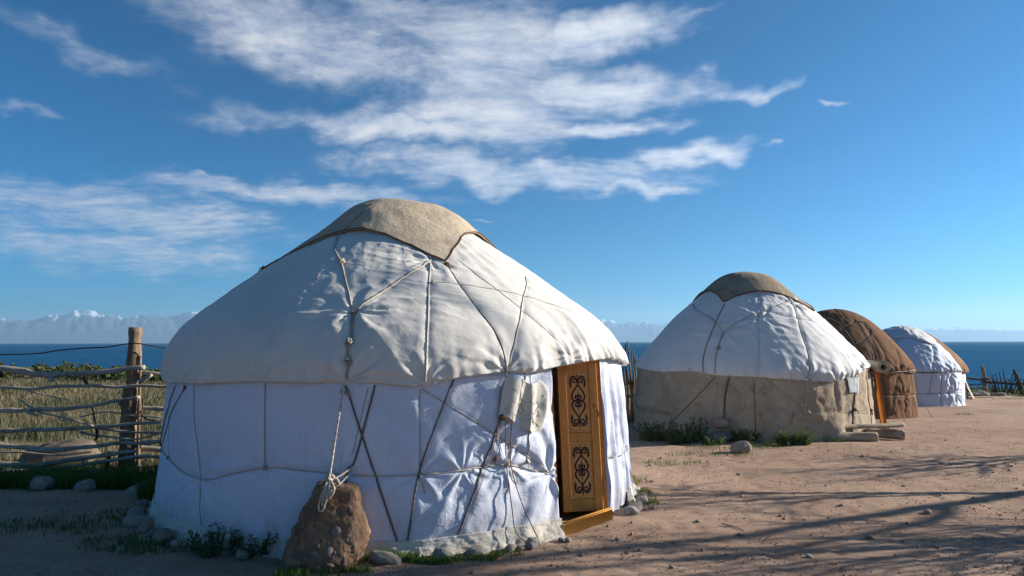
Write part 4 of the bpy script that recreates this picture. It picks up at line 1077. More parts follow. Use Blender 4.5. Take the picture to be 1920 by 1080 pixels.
# ================================================================== fourth yurt: all white
Z4 = -.40
yurt4 = thing('yurt', (13.5, 23.8, Z4), 'small all-white cloth yurt tied with a dark belt, nearest the lake fence', 'yurt', 'yurts on the lake shore')
sh4 = Shell(13.5, 23.8, Z4, [(r * .925, z * .915) for r, z in PR3], (1.76, 1.70, 1.1), [(0, 1.07), (150, 1.09), (180, 1.06)], 4)
sh4.roof_relief = relief_roof_soft(701, 1.5, .010)
def rw4(s, th, z, r):
    a = np.radians(th) * 1.8
    return .02 * fbm(a * .9, z, 3, 731) + .035 * (ridge((a * .7 - z * .7) * 2.2, z * .8 + a * .3, 735, 1.4) - .3) * sstep(185, 150, np.mod(th, 360)) + .012 * (ridge(a * 2.6, z * 3, 741, 1.4) - .3)
sh4.wall_relief = rw4
T4 = {'a': [(230, 1.10), (201.3, 1.10), (183.3, 1.09), (153.4, 1.12), (130, 1.11)], 'b': [(230, .43), (201.4, .423), (179.3, .431), (150.2, .429), (130, .43)], 'c': [(160.7, 1.92), (178.9, 1.242), (179.4, 1.12)],
      'c2': [(180, 1.04), (184.5, .44)], 'd': [(168.6, 1.05), (173, .06)], 'e': [(228.4, 1.92), (202.1, 2.313), (176.4, 2.096), (156.4, 2.007)], 'f': [(153.5, 1.05), (162.1, .39)]}
ROOF4 = {'a', 'c', 'e'}
for k, p in T4.items(): sh4.dent(p, .02, .07, k in ROOF4)
sh4.stars = [(True, 155, 1.1, .04, .35, 7, .3), (True, 160, 2.0, .03, .4, 7, .9), (False, 152, .43, .04, .35, 7, .4), (False, 156, 1.06, .03, .3, 7, 1.4)]
build_roof(sh4, 'roof_cover', M['cloth4'], yurt4, (115, 240), .8, 4, 70, 2.59)
build_wall(sh4, M['cloth4'], yurt4, 0, 360, (115, 240), .8, 4, 45)
c4 = crown_for(sh4, [(0, 2.2), (60, 1.95), (100, 2.2), (157, 1.98), (190, 2.25), (230, 2.15), (250, 1.95), (300, 2.2), (340, 1.97)], .03, 751, [(1.25, 1.88), (1.11, 2.02), (.74, 2.37), (.37, 2.57), (0, 2.615)], .05)
build_roof(c4, 'crown_cover', M['roof2'], yurt4, (110, 250), 1.2, 4, 30, 2.614, hemf=c4.rim, hem_in=0)
for k, p in T4.items():
    mm, r = {'a': ('darkrope', .022), 'b': ('cord', .011)}.get(k, ('cord', .009))
    rope(sh4, p, yurt4, M[mm], r, roof=k in ROOF4, n=7, step=.05, pitch=.09)

# ================================================================== fifth yurt, almost hidden behind the fourth
Z5 = -.45
yurt5 = thing('yurt', (15.62, 26.9, Z5), 'brown-roofed yurt almost hidden behind the small white yurt by the lake', 'yurt', 'yurts on the lake shore')
sh5 = Shell(15.62, 26.9, Z5, [(r * .985, z * .915) for r, z in PR3], (1.80, 1.74, 1.1), [(0, 1.0), (120, .98), (180, 1.0)], 5)
sh5.roof_relief = relief_roof_soft(801, 1.2, .02); sh5.wall_relief = relief_felt(831, False)
M['tanfelt'] = felt('tan felt', (.34, .21, .12), (.28, .17, .095), (.14, .08, .045))
build_roof(sh5, 'roof_cover', M['tanfelt'], yurt5, (110, 200), 1.5, 5, 40, 2.59)
build_wall(sh5, M['cloth4'], yurt5, 0, 360, (110, 200), 1.5, 5, 25)
tl = np.linspace(112, 135, 24); Zf = np.linspace(0, 1, 14)
V = np.stack([sh5.surf(tl, np.full(24, .62 * (1 - q) + .0 * q), False, .03 + .16 * q ** 1.5) for q in Zf])
obj('door_flap', V.reshape(-1, 3), [grid_faces(14, 24)], M['feltroll'], yurt5)
rope(sh5, [(105, 1.0), (120, .985), (135, 1.0)], yurt5, M['darkrope'], .014, roof=True, n=6, step=.06)

# ================================================================== boulder tied to the big yurt
def ico(sub):
    t_ = (1 + 5 ** .5) / 2
    V = np.array([(-1, t_, 0), (1, t_, 0), (-1, -t_, 0), (1, -t_, 0), (0, -1, t_), (0, 1, t_), (0, -1, -t_), (0, 1, -t_), (t_, 0, -1), (t_, 0, 1), (-t_, 0, -1), (-t_, 0, 1)], float)
    V /= np.linalg.norm(V[0])
    F = [(0, 11, 5), (0, 5, 1), (0, 1, 7), (0, 7, 10), (0, 10, 11), (1, 5, 9), (5, 11, 4), (11, 10, 2), (10, 7, 6), (7, 1, 8), (3, 9, 4), (3, 4, 2), (3, 2, 6), (3, 6, 8), (3, 8, 9), (4, 9, 5), (2, 4, 11), (6, 2, 10), (8, 6, 7), (9, 8, 1)]
    V = list(map(tuple, V))
    for _ in range(sub):
        c = {}; F2 = []
        def mid(a, b):
            k_ = (min(a, b), max(a, b))
            if k_ not in c:
                p = np.array(V[a]) + np.array(V[b]); V.append(tuple(p / np.linalg.norm(p))); c[k_] = len(V) - 1
            return c[k_]
        for a, b, d3 in F:
            x, y, z = mid(a, b), mid(b, d3), mid(d3, a); F2 += [(a, x, z), (b, y, x), (d3, z, y), (x, y, z)]
        F = F2
    return np.array(V), np.array(F)
def n3(P, f, seed):
    return (pn(P[:, 0] * f + 3.1, P[:, 1] * f + P[:, 2] * f * .37, seed) + pn(P[:, 1] * f - 1.7, P[:, 2] * f + P[:, 0] * f * .41, seed + 1) + pn(P[:, 2] * f + 5.3, P[:, 0] * f - P[:, 1] * f * .29, seed + 2)) / 1.5
SV, SF = ico(5)
bx0, by0 = -1.425, 5.36
zb = (SV[:, 2] + 1) / 2
zr = np.interp(zb, [0, .06, .2, .5, .8, .95, 1], [-.03, .0, .10, .30, .50, .60, .635])
lo = np.interp(zr, [-.03, 0, .1, .2, .3, .42, .53, .60, .635], [-.27, -.30, -.32, -.285, -.25, -.20, -.155, -.13, -.10])
hi = np.interp(zr, [-.03, 0, .08, .15, .24, .30, .40, .53, .60, .635], [.22, .24, .26, .29, .32, .29, .27, .245, .22, .17])
el_ = np.hypot(SV[:, 0], SV[:, 1]) + 1e-9; ux = SV[:, 0] / el_; uy = SV[:, 1] / el_
ring_ = np.clip(el_ / np.sqrt(np.clip(1 - np.clip(SV[:, 2], -.98, .98) ** 2, .04, 1)), 0, 1)
ring_ = np.where(zb < .03, el_ / .342, ring_); ring_ = np.where(zb > .97, el_ / .342, ring_); ring_ = np.clip(ring_, 0, 1)
ex = np.sign(ux) * np.abs(ux) ** .75; ey = np.sign(uy) * np.abs(uy) ** .75
BX = (lo + hi) / 2 + (hi - lo) / 2 * ex * ring_
dep = np.interp(zr, [-.03, .1, .35, .63], [.19, .20, .16, .09])
BY = dep * ey * ring_ + .10 * zr / .63
BP = np.stack([BX, BY, zr], 1)
nr = BP - np.array([0, .05, .28]); nr /= np.linalg.norm(nr, axis=1)[:, None]
BP = BP + nr * (.040 * n3(BP, 4, 900) + .020 * n3(BP, 13, 910) + .011 * n3(BP, 30, 920) - .05 * (np.abs(n3(BP, 6, 930)) - .25) + .018 * (np.abs(n3(BP, 17, 940)) - .2))[:, None]
for pv_, po in (((.80, -.55, .22), .27), ((-.45, -.80, .35), .23), ((.1, -.93, .30), .185), ((.95, -.1, .28), .30), ((.2, -.2, .95), .40), ((-.85, -.1, .5), .30)):   # broken faces
    pv_ = np.array(pv_) / np.linalg.norm(pv_); ex_ = (BP - np.array([0, .03, .2])) @ pv_ - po
    BP = BP - np.where(ex_ > 0, ex_ * .7, 0)[:, None] * pv_
BP[:, 2] *= .95
BW = BP + np.array([bx0, by0, 0])
boulder = obj('boulder', BW, [SF], M['conglomerate'], org=(bx0, by0, 0))
tag(boulder, 'large brown conglomerate boulder tied by rope against the white yurt wall', 'boulder')
PV, PF = ico(2)
def pebble_mesh(seed, mat, flat=.7, sub=None):
    V_, F_ = (PV, PF) if sub is None else ico(sub)
    V = V_ * np.array([1, .8, flat]); V = V * (1 + .22 * n3(V_, 1.1, seed) + .10 * n3(V_, 2.4, seed + 7))[:, None]
    return mesh_from('stone', V, [F_], mat)
rng = np.random.default_rng(7)
pm = [pebble_mesh(40 + i, M[k]) for i, k in enumerate(('stone', 'pebbledark', 'pebblered'))]
front = np.where((BP[:, 1] < .02) & (BP[:, 2] > .05) & (BP[:, 2] < .58))[0]
named = [(.075, .14, .043, 0), (.11, .29, .052, 2), (-.15, .25, .042, 2), (-.05, .14, .035, 0), (.085, .07, .03, 0), (.0, .24, .022, 1), (.06, .22, .020, 0), (.19, .09, .026, 1), (.20, .43, .026, 1), (-.22, .15, .03, 1), (.25, .38, .016, 2), (-.28, .30, .02, 2), (.11, .15, .02, 1), (-.02, .2, .028, 1), (-.1, .1, .04, 1)]
for i in range(40):
    if i < len(named):
        x, z, s, k = named[i]; j = front[np.argmin((BP[front, 0] - x) ** 2 + (BP[front, 2] - z) ** 2 + .05 * BP[front, 1])]
    else:
        j = rng.choice(front); s = rng.uniform(.007, .02); k = rng.integers(0, 3)
    o = bpy.data.objects.new('embedded_pebble', pm[k]); C.objects.link(o); o.parent = boulder
    o.location = BP[j] - nr[j] * s * .42; o.scale = (s, s * rng.uniform(.7, 1), s * rng.uniform(.6, 1)); o.rotation_euler = rng.uniform(0, 6, 3)
# the rope that runs down from the roof, tied in a bunch of loops on the boulder
ptop = sh1.surf(np.array([182.4]), np.array([1.36]), False, .05)[0]
kn = np.array([bx0 + .02, by0 - .02, .66])
P = np.array([ptop, (ptop + kn) / 2 + [0, -.01, 0], kn])
g = Geo(); g.add(*tube(resample(P, .012), .010, 9, 3, .05, .35)); g.obj('rope', M['rope'], yurt)
g = Geo()
for (dx_, dz_, w_) in ((-.02, -.21, .022), (.01, -.13, .018), (.035, -.12, .02), (.0, -.17, .014)):
    a = kn; b_ = kn + np.array([dx_, -.06, dz_ * .55]); c_ = kn + np.array([dx_ - .02, -.075, dz_])
    ca_ = np.array([w_, 0, 0])
    g.add(*tube(resample(np.array([a, b_ - ca_, c_ - ca_ * .9, c_ - [0, 0, .018], c_ + ca_ * .9, b_ + ca_, a]), .01), .0085, 8, 3, .04, .3))
pr_ = sh1.surf(np.array([180.6]), np.array([.70]), False, .02)[0]
for e_ in (.0, .03): g.add(*tube(resample(np.array([pr_ - [0, 0, e_], (pr_ + kn) / 2 - [0, .01, .02 + e_ * 2], kn - [0, 0, .02 + e_ * 3]]), .012), .009, 8, 3, .04, .3))
g.obj('rope_loops', M['rope'], yurt)
knot(kn, .035, M['rope'], yurt, 3)

# ================================================================== stones
GS = 'stones weighing down the yurt skirt'
SM = [pebble_mesh(60 + i, M['stone' if i % 3 else 'stonegrey'], .72, 3) for i in range(6)]
def gz1(x, y): return float(land_z(np.array([x]), np.array([y]))[0])
def stone(name, x, y, s, label, cat='stone', group=None, k=0, rot=None, sq=(1, 1, 1), sink=.25, mesh=None, dz=0.0):
    r_ = np.random.default_rng(int(abs(x * 1000 + y * 77)) + k)
    if group == GS:                                        # keep clear of the cloth
        q_ = math.hypot(x - CX, y - CY); f_ = max(q_, 2.70 + s * .75) / q_; x, y = CX + (x - CX) * f_, CY + (y - CY) * f_
    o = bpy.data.objects.new(name, mesh or SM[k % 6]); C.objects.link(o)
    o.scale = (s * sq[0], s * sq[1], s * sq[2]); o.rotation_euler = (r_.uniform(-.25, .25), r_.uniform(-.25, .25), r_.uniform(0, 6) if rot is None else rot)
    o.location = (x, y, gz1(x, y) + s * sq[2] * .72 * (1 - 2 * sink) + dz)
    return tag(o, label, cat, group)
for i, (x, y, s, k, sq) in enumerate([(-1.0, 5.55, .115, 1, (1.25, .8, .65)), (-.56, 5.58, .085, 2, (1.05, .9, .9)), (-.30, 5.64, .085, 3, (1.15, .8, .85)), (-.02, 5.72, .06, 4, (1, .9, .8)), (.07, 5.74, .045, 5, (1, 1, .8)), (.165, 5.80, .072, 0, (.95, .9, 1.15))]):
    lab = ['flat grey stone on the skirt, first to the right of the boulder', 'round beige stone on the skirt, second to the right of the boulder', 'beige stone on the skirt, third to the right of the boulder',
           'small pale stone under the looped cord at the skirt', 'smallest stone between its neighbours at the skirt by the looped cord', 'upright grey stone at the skirt corner beside the door threshold'][i]
    stone('stone', x, y, s, lab, 'stone', GS, k, sq=sq, rot=.2 * i)
for i, (x, y, s, k, sq, sk) in enumerate([(-3.80, 7.25, .085, 1, (1, 1, .9), .2), (-3.75, 7.05, .085, 4, (1.1, 1, .7), .2), (-3.64, 6.85, .115, 0, (1.2, .9, .65), .2), (-3.42, 6.62, .12, 2, (1.2, .85, .65), .2), (-3.22, 6.46, .09, 5, (1, .8, .8), .2), (-3.07, 6.36, .075, 3, (1.1, .8, .65), .2), (-2.90, 6.22, .105, 1, (1.1, .9, .85), .2), (-2.70, 6.10, .075, 4, (1.2, .8, .6), .3), (-2.05, 5.80, .10, 0, (1.4, .8, .6), .3)]):
    lab = ['small brown stone at the far left end of the skirt', 'second stone of the row at the left foot of the large yurt', 'third stone, wide and flat, at the left foot of the large yurt', 'broad pale stone, fourth of the row at the left foot of the yurt', 'rounded stone, fifth of the row at the left foot of the yurt',
           'small flat stone, sixth of the row at the left foot of the yurt', 'rounded beige stone, last of the left row before the dark shrub', 'low stone half hidden behind the dark shrub at the skirt', 'long low stone between the dark shrub and the boulder'][i]
    stone('stone', x, y, s, lab, 'stone', GS, k, sq=sq, sink=sk)
for i, (x, y, s, k) in enumerate([(1.13, 6.93, .075, 0), (1.20, 7.08, .075, 2), (1.27, 7.2, .06, 3), (1.30, 7.38, .075, 1), (1.31, 7.60, .06, 4), (1.42, 7.10, .045, 5), (.47, 5.95, .035, 1), (.41, 5.97, .03, 3)]):
    lab = ['pale grey stone at the foot of the flap right of the door', 'round tan stone, second behind the flap right of the door', 'dark small stone between the tan ones right of the door flap', 'round tan stone, upper of the pile right of the door flap',
           'grey stone farthest back in the pile right of the door flap', 'small loose stone a little off the pile right of the door', 'small grey stone in front of the left end of the threshold', 'dark small stone beside the skirt tip at the threshold'][i]
    stone('stone', x, y, s, lab, 'stone', GS, k)
stone('stone', 3.57, 10.82, .155, 'large round tan stone lying alone on the sand before the second yurt', 'stone', None, 2, sq=(1.05, .9, .95), sink=.15)
stone('stone', 3.70, 12.25, .20, 'lower of two stacked stones at the felt yurt wall', 'stone', None, 0, sq=(1.3, .8, .75), sink=.2)
stone('stone', 3.66, 12.24, .17, 'upper of two stacked stones at the felt yurt wall', 'stone', None, 1, sq=(1.3, .8, .85), sink=.2, dz=.26)
# stones along the pole fence
for i, (x, y, s, k, sq, lab) in enumerate([(-7.0, 10.6, .50, 2, (1.25, .7, .72), 'large sandstone boulder behind the pole fence'), (-7.75, 10.2, .22, 1, (1.3, .9, .7), 'pale stone at the fence foot near the left edge'), (-7.2, 10.1, .20, 3, (1.2, .9, .8), 'stone at the fence foot left of the sandstone boulder'),
        (-6.45, 9.8, .20, 0, (1.1, .9, .8), 'reddish stone under the lowest rail below the sandstone boulder'), (-5.95, 9.85, .19, 4, (1.2, .9, .7), 'pale stone under the lowest rail, middle of the fence'), (-5.6, 10.3, .2, 5, (1.3, .9, .7), 'grey stone behind the fence left of the post'),
        (-5.62, 8.3, .19, 1, (1.3, .9, .8), 'round dark stone in the shade before the fence'), (-5.0, 8.15, .15, 2, (1.1, .9, .85), 'round pale stone in the shade before the fence post'), (-4.35, 8.2, .22, 3, (1.6, .9, .5), 'low wide stone in the shade near the fence post'),
        (-5.75, 7.6, .10, 4, (1.2, .9, .6), 'small stone of the shaded scatter, on the left'),
        (-4.55, 7.1, .07, 4, (1.6, .9, .35), 'thin flat slab on the shaded sand'),
        (-4.8, 10.3, .2, 4, (1.2, .9, .7), 'stone behind the fence right of the post'), (-6.3, 8.0, .16, 5, (1.2, 1, .8), 'stone in the weeds before the fence at the left edge')]):
    stone('stone' if i else 'sandstone_boulder', x, y, s, lab, 'stone' if i else 'boulder', 'stones along the pole fence' if i else None, k, sq=sq, sink=.3 if i else .2, rot=.15 if i == 0 else None, mesh=pebble_mesh(88, M['sandstone'], .8, 4) if i == 0 else None)

# ================================================================== log bench by the second yurt
def rough_log(P, r, n, seed, flat=1.0):
    P = resample(np.array(P, float), .04); V, q, t_ = tube(P, r, n, cap=True)
    k = len(P) * n; A = np.arange(k); ang = (A % n) / n * 6.283; i_ = A // n
    m_ = 1 + .16 * pn(i_ * .25, ang * .9, seed) + .07 * pn(i_ * .7, ang * 2, seed + 3)
    ctr = P[i_]; V[:k] = ctr + (V[:k] - ctr) * m_[:, None] * np.array([1, 1, flat])
    return V, q, t_
bz = base_gz(0, 12.3) - .01
bench = thing('log_bench', (6.35, 12.35, bz), 'low bench of a split log plank laid on two logs beside the felt yurt', 'bench')
g = Geo(); g.add(*rough_log([(5.72, 12.28, bz + .235), (6.15, 12.36, bz + .245), (6.6, 12.4, bz + .25), (7.05, 12.52, bz + .255)], .082, 14, 5, .5)); g.obj('plank', M['palewood'], bench)
g = Geo(); g.add(*rough_log([(5.66, 12.14, bz + .09), (6.0, 12.16, bz + .09), (6.38, 12.12, bz + .09)], .085, 14, 9)); g.obj('log', M['palewood'], bench)
g = Geo(); g.add(*rough_log([(6.45, 12.6, bz + .10), (6.75, 12.5, bz + .095), (7.02, 12.40, bz + .09)], .088, 14, 15)); g.obj('log', M['palewood'], bench)
stone('stone', 5.55, 12.45, .15, 'rough pale stone wedged against the felt wall at the bench end', 'stone', None, 3, sq=(1, 1, 1.1))
stone('stone', 6.32, 12.55, .09, 'small pale stone under the log bench', 'stone', None, 5)

# ================================================================== pole fence on the left
def branch(pts, r0, r1, seed, n=9, wob=.024, step=.05):
    P = resample(np.array(pts, float), step); k = len(P); r_ = np.random.default_rng(seed)
    s_ = np.arange(k) * step
    P = P + wob * np.stack([pn(s_ * 2, s_ * 0, seed), pn(s_ * 2, s_ * 0 + 5, seed), pn(s_ * 2, s_ * 0 + 9, seed)], 1) * 1.6
    rr = np.linspace(r0, r1, k) * (1 + .22 * pn(s_ * 3.1, s_ * 0 + 2, seed) + .12 * pn(s_ * 9, s_ * 0, seed))
    for _ in range(max(1, k // 22)):                    # knots
        c = r_.uniform(0, s_[-1]); rr = rr * (1 + .35 * np.exp(-((s_ - c) / .045) ** 2))
    V, q, t_ = tube(P, rr, n)
    kk = k * n; A = np.arange(kk); ang = (A % n) / n * 6.283; i_ = A // n
    m_ = 1 + .10 * pn(i_ * .35, ang * 1.3, seed + 5); V[:kk] = P[i_] + (V[:kk] - P[i_]) * m_[:, None]
    return V, q, t_
fence = thing('pole_fence', (-5.42, 9.95, -.28), 'rustic fence of weathered branch rails on a thick post beside the large yurt', 'fence')
g = Geo(); g.add(*branch([(-5.539, 10.08, -0.33), (-5.574, 10.08, 0.471), (-5.558, 10.08, 1.165), (-5.545, 10.08, 1.931)], .108, .090, 3, 14, .008, .04)); g.obj('post', M['postwood'], fence)
g = Geo(); g.add(*branch([(-5.64, 10.05, -0.286), (-5.643, 10.05, 0.475), (-5.64, 10.05, 1.09)], .066, .045, 5, 10, .01)); g.obj('stake', M['postwood'], fence)
g = Geo(); g.add(*branch([(-5.401, 10.03, -0.207), (-5.422, 10.03, 0.63), (-5.437, 10.03, 1.517)], .033, .018, 6, 8, .01)); g.obj('stake', M['postwood'], fence)
FR = [([(-7.688, 9.9, 1.343), (-7.38, 9.9, 1.328), (-6.994, 9.9, 1.297), (-6.645, 9.9, 1.244), (-6.223, 9.9, 1.259), (-5.764, 9.9, 1.297), (-5.305, 9.9, 1.358)], 0.052, 0.04),
      ([(-7.694, 9.93, 1.059), (-6.925, 9.93, 1.059), (-6.233, 9.93, 1.082), (-5.54, 9.93, 1.067), (-4.848, 9.93, 1.074)], 0.03, 0.024),
      ([(-7.651, 9.9, 0.735), (-6.886, 9.9, 0.742), (-6.275, 9.9, 0.772), (-5.819, 9.9, 0.841), (-5.349, 9.9, 0.932)], 0.04, 0.028),
      ([(-5.782, 10.13, 0.813), (-5.466, 10.13, 0.759), (-4.932, 10.13, 0.704)], 0.036, 0.036),
      ([(-7.043, 9.84, 0.899), (-6.768, 9.84, 0.74), (-6.459, 9.84, 0.65), (-5.959, 9.84, 0.523)], 0.016, 0.014),
      ([(-7.618, 9.88, 0.458), (-6.932, 9.88, 0.458), (-6.324, 9.88, 0.48), (-5.792, 9.88, 0.518), (-5.032, 9.88, 0.571)], 0.04, 0.026),
      ([(-6.232, 9.98, 0.422), (-5.844, 9.98, 0.346), (-5.382, 9.98, 0.339), (-4.848, 9.98, 0.445)], 0.022, 0.014),
      ([(-6.03, 9.96, 0.486), (-5.528, 9.96, 0.425), (-4.836, 9.96, 0.395)], 0.02, 0.02),
      ([(-7.608, 9.88, 0.3), (-7.148, 9.88, 0.233), (-6.689, 9.88, 0.18), (-6.158, 9.88, 0.21), (-5.553, 9.88, 0.278), (-4.793, 9.88, 0.3)], 0.046, 0.026),
      ([(-5.603, 10.18, 0.203), (-5.404, 10.18, 0.149), (-4.855, 10.18, 0.111)], 0.045, 0.05),
      ([(-7.589, 9.88, -0.014), (-6.829, 9.88, -0.029), (-6.226, 9.88, 0.046), (-5.774, 9.88, 0.12), (-5.358, 9.88, 0.158)], 0.046, 0.034),
      ([(-7.556, 9.85, -0.172), (-6.954, 9.85, -0.128), (-6.202, 9.85, -0.039), (-5.526, 9.85, 0.065), (-4.695, 9.85, 0.088)], 0.04, 0.026),
      ([(-6.779, 9.83, -0.302), (-6.255, 9.83, -0.243), (-5.73, 9.83, -0.191), (-5.204, 9.83, -0.139)], 0.034, 0.022),
      ([(-5.84, 10.0, 0.018), (-5.38, 10.0, 0.048), (-4.767, 10.0, 0.078)], 0.016, 0.014),
      ([(-5.539, 10.08, 1.266), (-5.359, 10.08, 1.251), (-4.848, 10.08, 1.197)], 0.034, 0.032),
      ([(-5.347, 9.88, 1.146), (-5.176, 9.88, 1.26)], 0.036, 0.025),
      ([(-7.612, 9.93, -0.262), (-7.082, 9.93, -0.225), (-6.629, 9.93, -0.15), (-6.405, 9.93, -0.053)], 0.04, 0.02),
      ([(-7.552, 9.86, -0.36), (-6.795, 9.86, -0.397), (-6.118, 9.86, -0.337), (-5.441, 9.86, -0.286)], 0.03, 0.02),
      ([(-7.674, 9.98, 0.104), (-7.062, 9.98, 0.135), (-6.522, 9.98, 0.089), (-6.064, 9.98, 0.135)], 0.018, 0.012),
      ([(-6.597, 10.0, -0.201), (-5.988, 10.0, -0.11), (-5.068, 10.0, -0.065)], 0.02, 0.016),
      ([(-7.235, 9.93, 1.097), (-6.843, 9.93, 0.983), (-6.377, 9.93, 0.884)], 0.012, 0.008),
      ([(-6.243, 9.98, 0.635), (-5.783, 9.98, 0.696), (-5.086, 9.98, 0.62)], 0.014, 0.012)]
for i, (pl, r0, r1) in enumerate(FR):
    g = Geo(); g.add(*branch(pl, r0 * .86, r1 * .86, 20 + i)); ra = g.obj('rail', M['greywood'], fence)
    if i == 0:
        g = Geo(); g.add(*branch([(-6.748, 9.88, 1.267), (-6.609, 9.85, 1.193), (-6.563, 9.83, 1.164)], .04, .02, 77, 8, .004)); g.obj('stub', M['greywood'], ra)
    if i == 2:
        g = Geo(); g.add(*branch([(-6.987, 9.88, 0.752), (-6.848, 9.85, 0.694), (-6.757, 9.83, 0.666)], .028, .012, 78, 8, .004)); g.obj('stub', M['greywood'], ra)
    if i == 5:
        g = Geo(); g.add(*branch([(-6.504, 9.85, 0.657), (-6.389, 9.83, 0.599), (-6.299, 9.83, 0.621)], .010, .006, 79, 6, .004)); g.obj('stub', M['greywood'], ra)
for i, (pl, r0) in enumerate((([(-6.196, 9.98, 1.255), (-6.208, 9.98, 1.186), (-6.158, 9.98, 1.109)], 0.02), ([(-6.08, 9.98, 0.773), (-6.025, 9.98, 0.597), (-5.989, 9.98, 0.483)], 0.012), ([(-6.004, 9.98, 0.483), (-5.983, 9.98, 0.369), (-6.011, 9.98, 0.316)], 0.022), ([(-5.345, 9.98, 0.902), (-5.345, 9.98, 0.559), (-5.36, 9.98, 0.18)], 0.012), ([(-5.796, 9.98, 0.142), (-5.82, 9.98, -0.16), (-5.842, 9.98, -0.347)], 0.03), ([(-6.897, 9.98, -0.062), (-6.901, 9.98, -0.272), (-6.911, 9.98, -0.497)], 0.03), ([(-5.383, 9.98, 0.711), (-5.278, 9.98, 0.597), (-5.114, 9.98, 0.559)], 0.012))):
    g = Geo(); g.add(*branch(pl, r0, r0 * .7, 120 + i, 7)); g.obj('binding_stick', M['darkstick'], fence)
g = Geo(); g.add(*tube(resample(np.array([(-7.901, 9.96, 1.526), (-7.437, 9.96, 1.533), (-6.895, 9.96, 1.549), (-6.588, 9.96, 1.595), (-6.202, 9.96, 1.626), (-5.893, 9.96, 1.641), (-5.584, 9.96, 1.688), (-5.414, 9.96, 1.688), (-5.179, 10.08, 1.633), (-4.798, 10.28, 1.552)]), .06), .009, 6)); g.obj('wire', M['wire'], fence)

# ================================================================== fences on the shore
shf = thing('stick_fence', (20.0, 28.3, -.45), 'low dark stick fence along the lake shore beyond the yurts', 'fence')
def seg(name, par, pl, r0, r1, seed, mm='darkstick', n=6):
    g = Geo(); g.add(*branch(pl, r0, r1, seed, n, .02, .12)); return g.obj(name, M[mm], par)
seg('post', shf, [(19.383, 28.2, -0.489), (19.371, 28.2, 0.096), (19.292, 28.2, 0.661)], 0.085, 0.055, 1, 'postwood', 9)
seg('post', shf, [(20.688, 27.9, -0.465), (20.51, 27.9, 0.178), (20.358, 27.9, 0.543)], 0.07, 0.05, 2, 'darkstick', 8)
seg('rail', shf, [(18.371, 28.0, 0.215), (18.781, 28.0, 0.172), (19.278, 28.0, 0.129)], 0.05, 0.04, 10, 'darkstick', 6)
seg('rail', shf, [(19.101, 28.0, 0.064), (19.966, 28.0, -0.0), (21.696, 28.0, -0.086)], 0.055, 0.044, 11, 'darkstick', 6)
seg('rail', shf, [(18.354, 28.0, -0.108), (18.877, 28.0, -0.065), (19.227, 28.0, -0.022)], 0.025, 0.02, 12, 'darkstick', 6)
seg('rail', shf, [(18.348, 28.0, -0.215), (18.869, 28.0, -0.215), (19.261, 28.0, -0.194)], 0.02, 0.016, 13, 'darkstick', 6)
seg('rail', shf, [(19.106, 28.0, 0.151), (19.455, 28.0, 0.194)], 0.05, 0.04, 14, 'darkstick', 6)
seg('stick', shf, [(19.571, 27.9, -0.358), (19.435, 27.9, -0.08), (19.299, 27.9, 0.199)], 0.03, 0.016, 30, 'darkstick', 6)
seg('stick', shf, [(19.614, 27.9, -0.358), (19.536, 27.9, -0.037), (19.412, 27.9, 0.285)], 0.03, 0.016, 31, 'darkstick', 6)
seg('stick', shf, [(19.679, 27.9, -0.358), (19.568, 27.9, -0.016), (19.501, 27.9, 0.328)], 0.03, 0.016, 32, 'darkstick', 6)
seg('stick', shf, [(19.764, 27.9, -0.38), (19.689, 27.9, -0.005), (19.612, 27.9, 0.371)], 0.03, 0.016, 33, 'darkstick', 6)
seg('stick', shf, [(19.874, 27.9, -0.358), (19.832, 27.9, 0.049), (19.747, 27.9, 0.457)], 0.03, 0.016, 34, 'darkstick', 6)
seg('stick', shf, [(20.068, 27.9, -0.358), (19.976, 27.9, 0.135), (19.93, 27.9, 0.629)], 0.03, 0.016, 35, 'darkstick', 6)
seg('stick', shf, [(19.938, 27.9, -0.358), (19.995, 27.9, -0.133), (20.051, 27.9, 0.092)], 0.03, 0.016, 36, 'darkstick', 6)
seg('stick', shf, [(20.088, 27.9, -0.38), (20.218, 27.9, -0.005), (20.305, 27.9, 0.371)], 0.03, 0.016, 37, 'darkstick', 6)
seg('stick', shf, [(20.153, 27.9, -0.38), (20.278, 27.9, -0.058), (20.45, 27.9, 0.264)], 0.03, 0.016, 38, 'darkstick', 6)
seg('stick', shf, [(20.237, 27.9, -0.423), (20.384, 27.9, -0.155), (20.528, 27.9, 0.113)], 0.03, 0.016, 39, 'darkstick', 6)
seg('stick', shf, [(20.41, 27.9, -0.423), (20.548, 27.9, -0.091), (20.643, 27.9, 0.242)], 0.03, 0.016, 40, 'darkstick', 6)
seg('stick', shf, [(20.56, 27.9, -0.444), (20.433, 27.9, 0.006), (20.353, 27.9, 0.457)], 0.03, 0.016, 41, 'darkstick', 6)
seg('stick', shf, [(20.626, 27.9, -0.423), (20.697, 27.9, -0.155), (20.766, 27.9, 0.113)], 0.03, 0.016, 42, 'darkstick', 6)
seg('stick', shf, [(20.839, 27.9, -0.465), (20.992, 27.9, -0.069), (21.103, 27.9, 0.328)], 0.03, 0.016, 43, 'darkstick', 6)
seg('stick', shf, [(20.947, 27.9, -0.465), (21.145, 27.9, -0.016), (21.391, 27.9, 0.436)], 0.03, 0.016, 44, 'darkstick', 6)
seg('stick', shf, [(19.506, 27.9, -0.358), (19.379, 27.9, -0.155), (19.248, 27.9, 0.049)], 0.03, 0.016, 45, 'darkstick', 6)
seg('stick', shf, [(20.302, 27.9, -0.423), (20.232, 27.9, -0.123), (20.12, 27.9, 0.178)], 0.03, 0.016, 46, 'darkstick', 6)
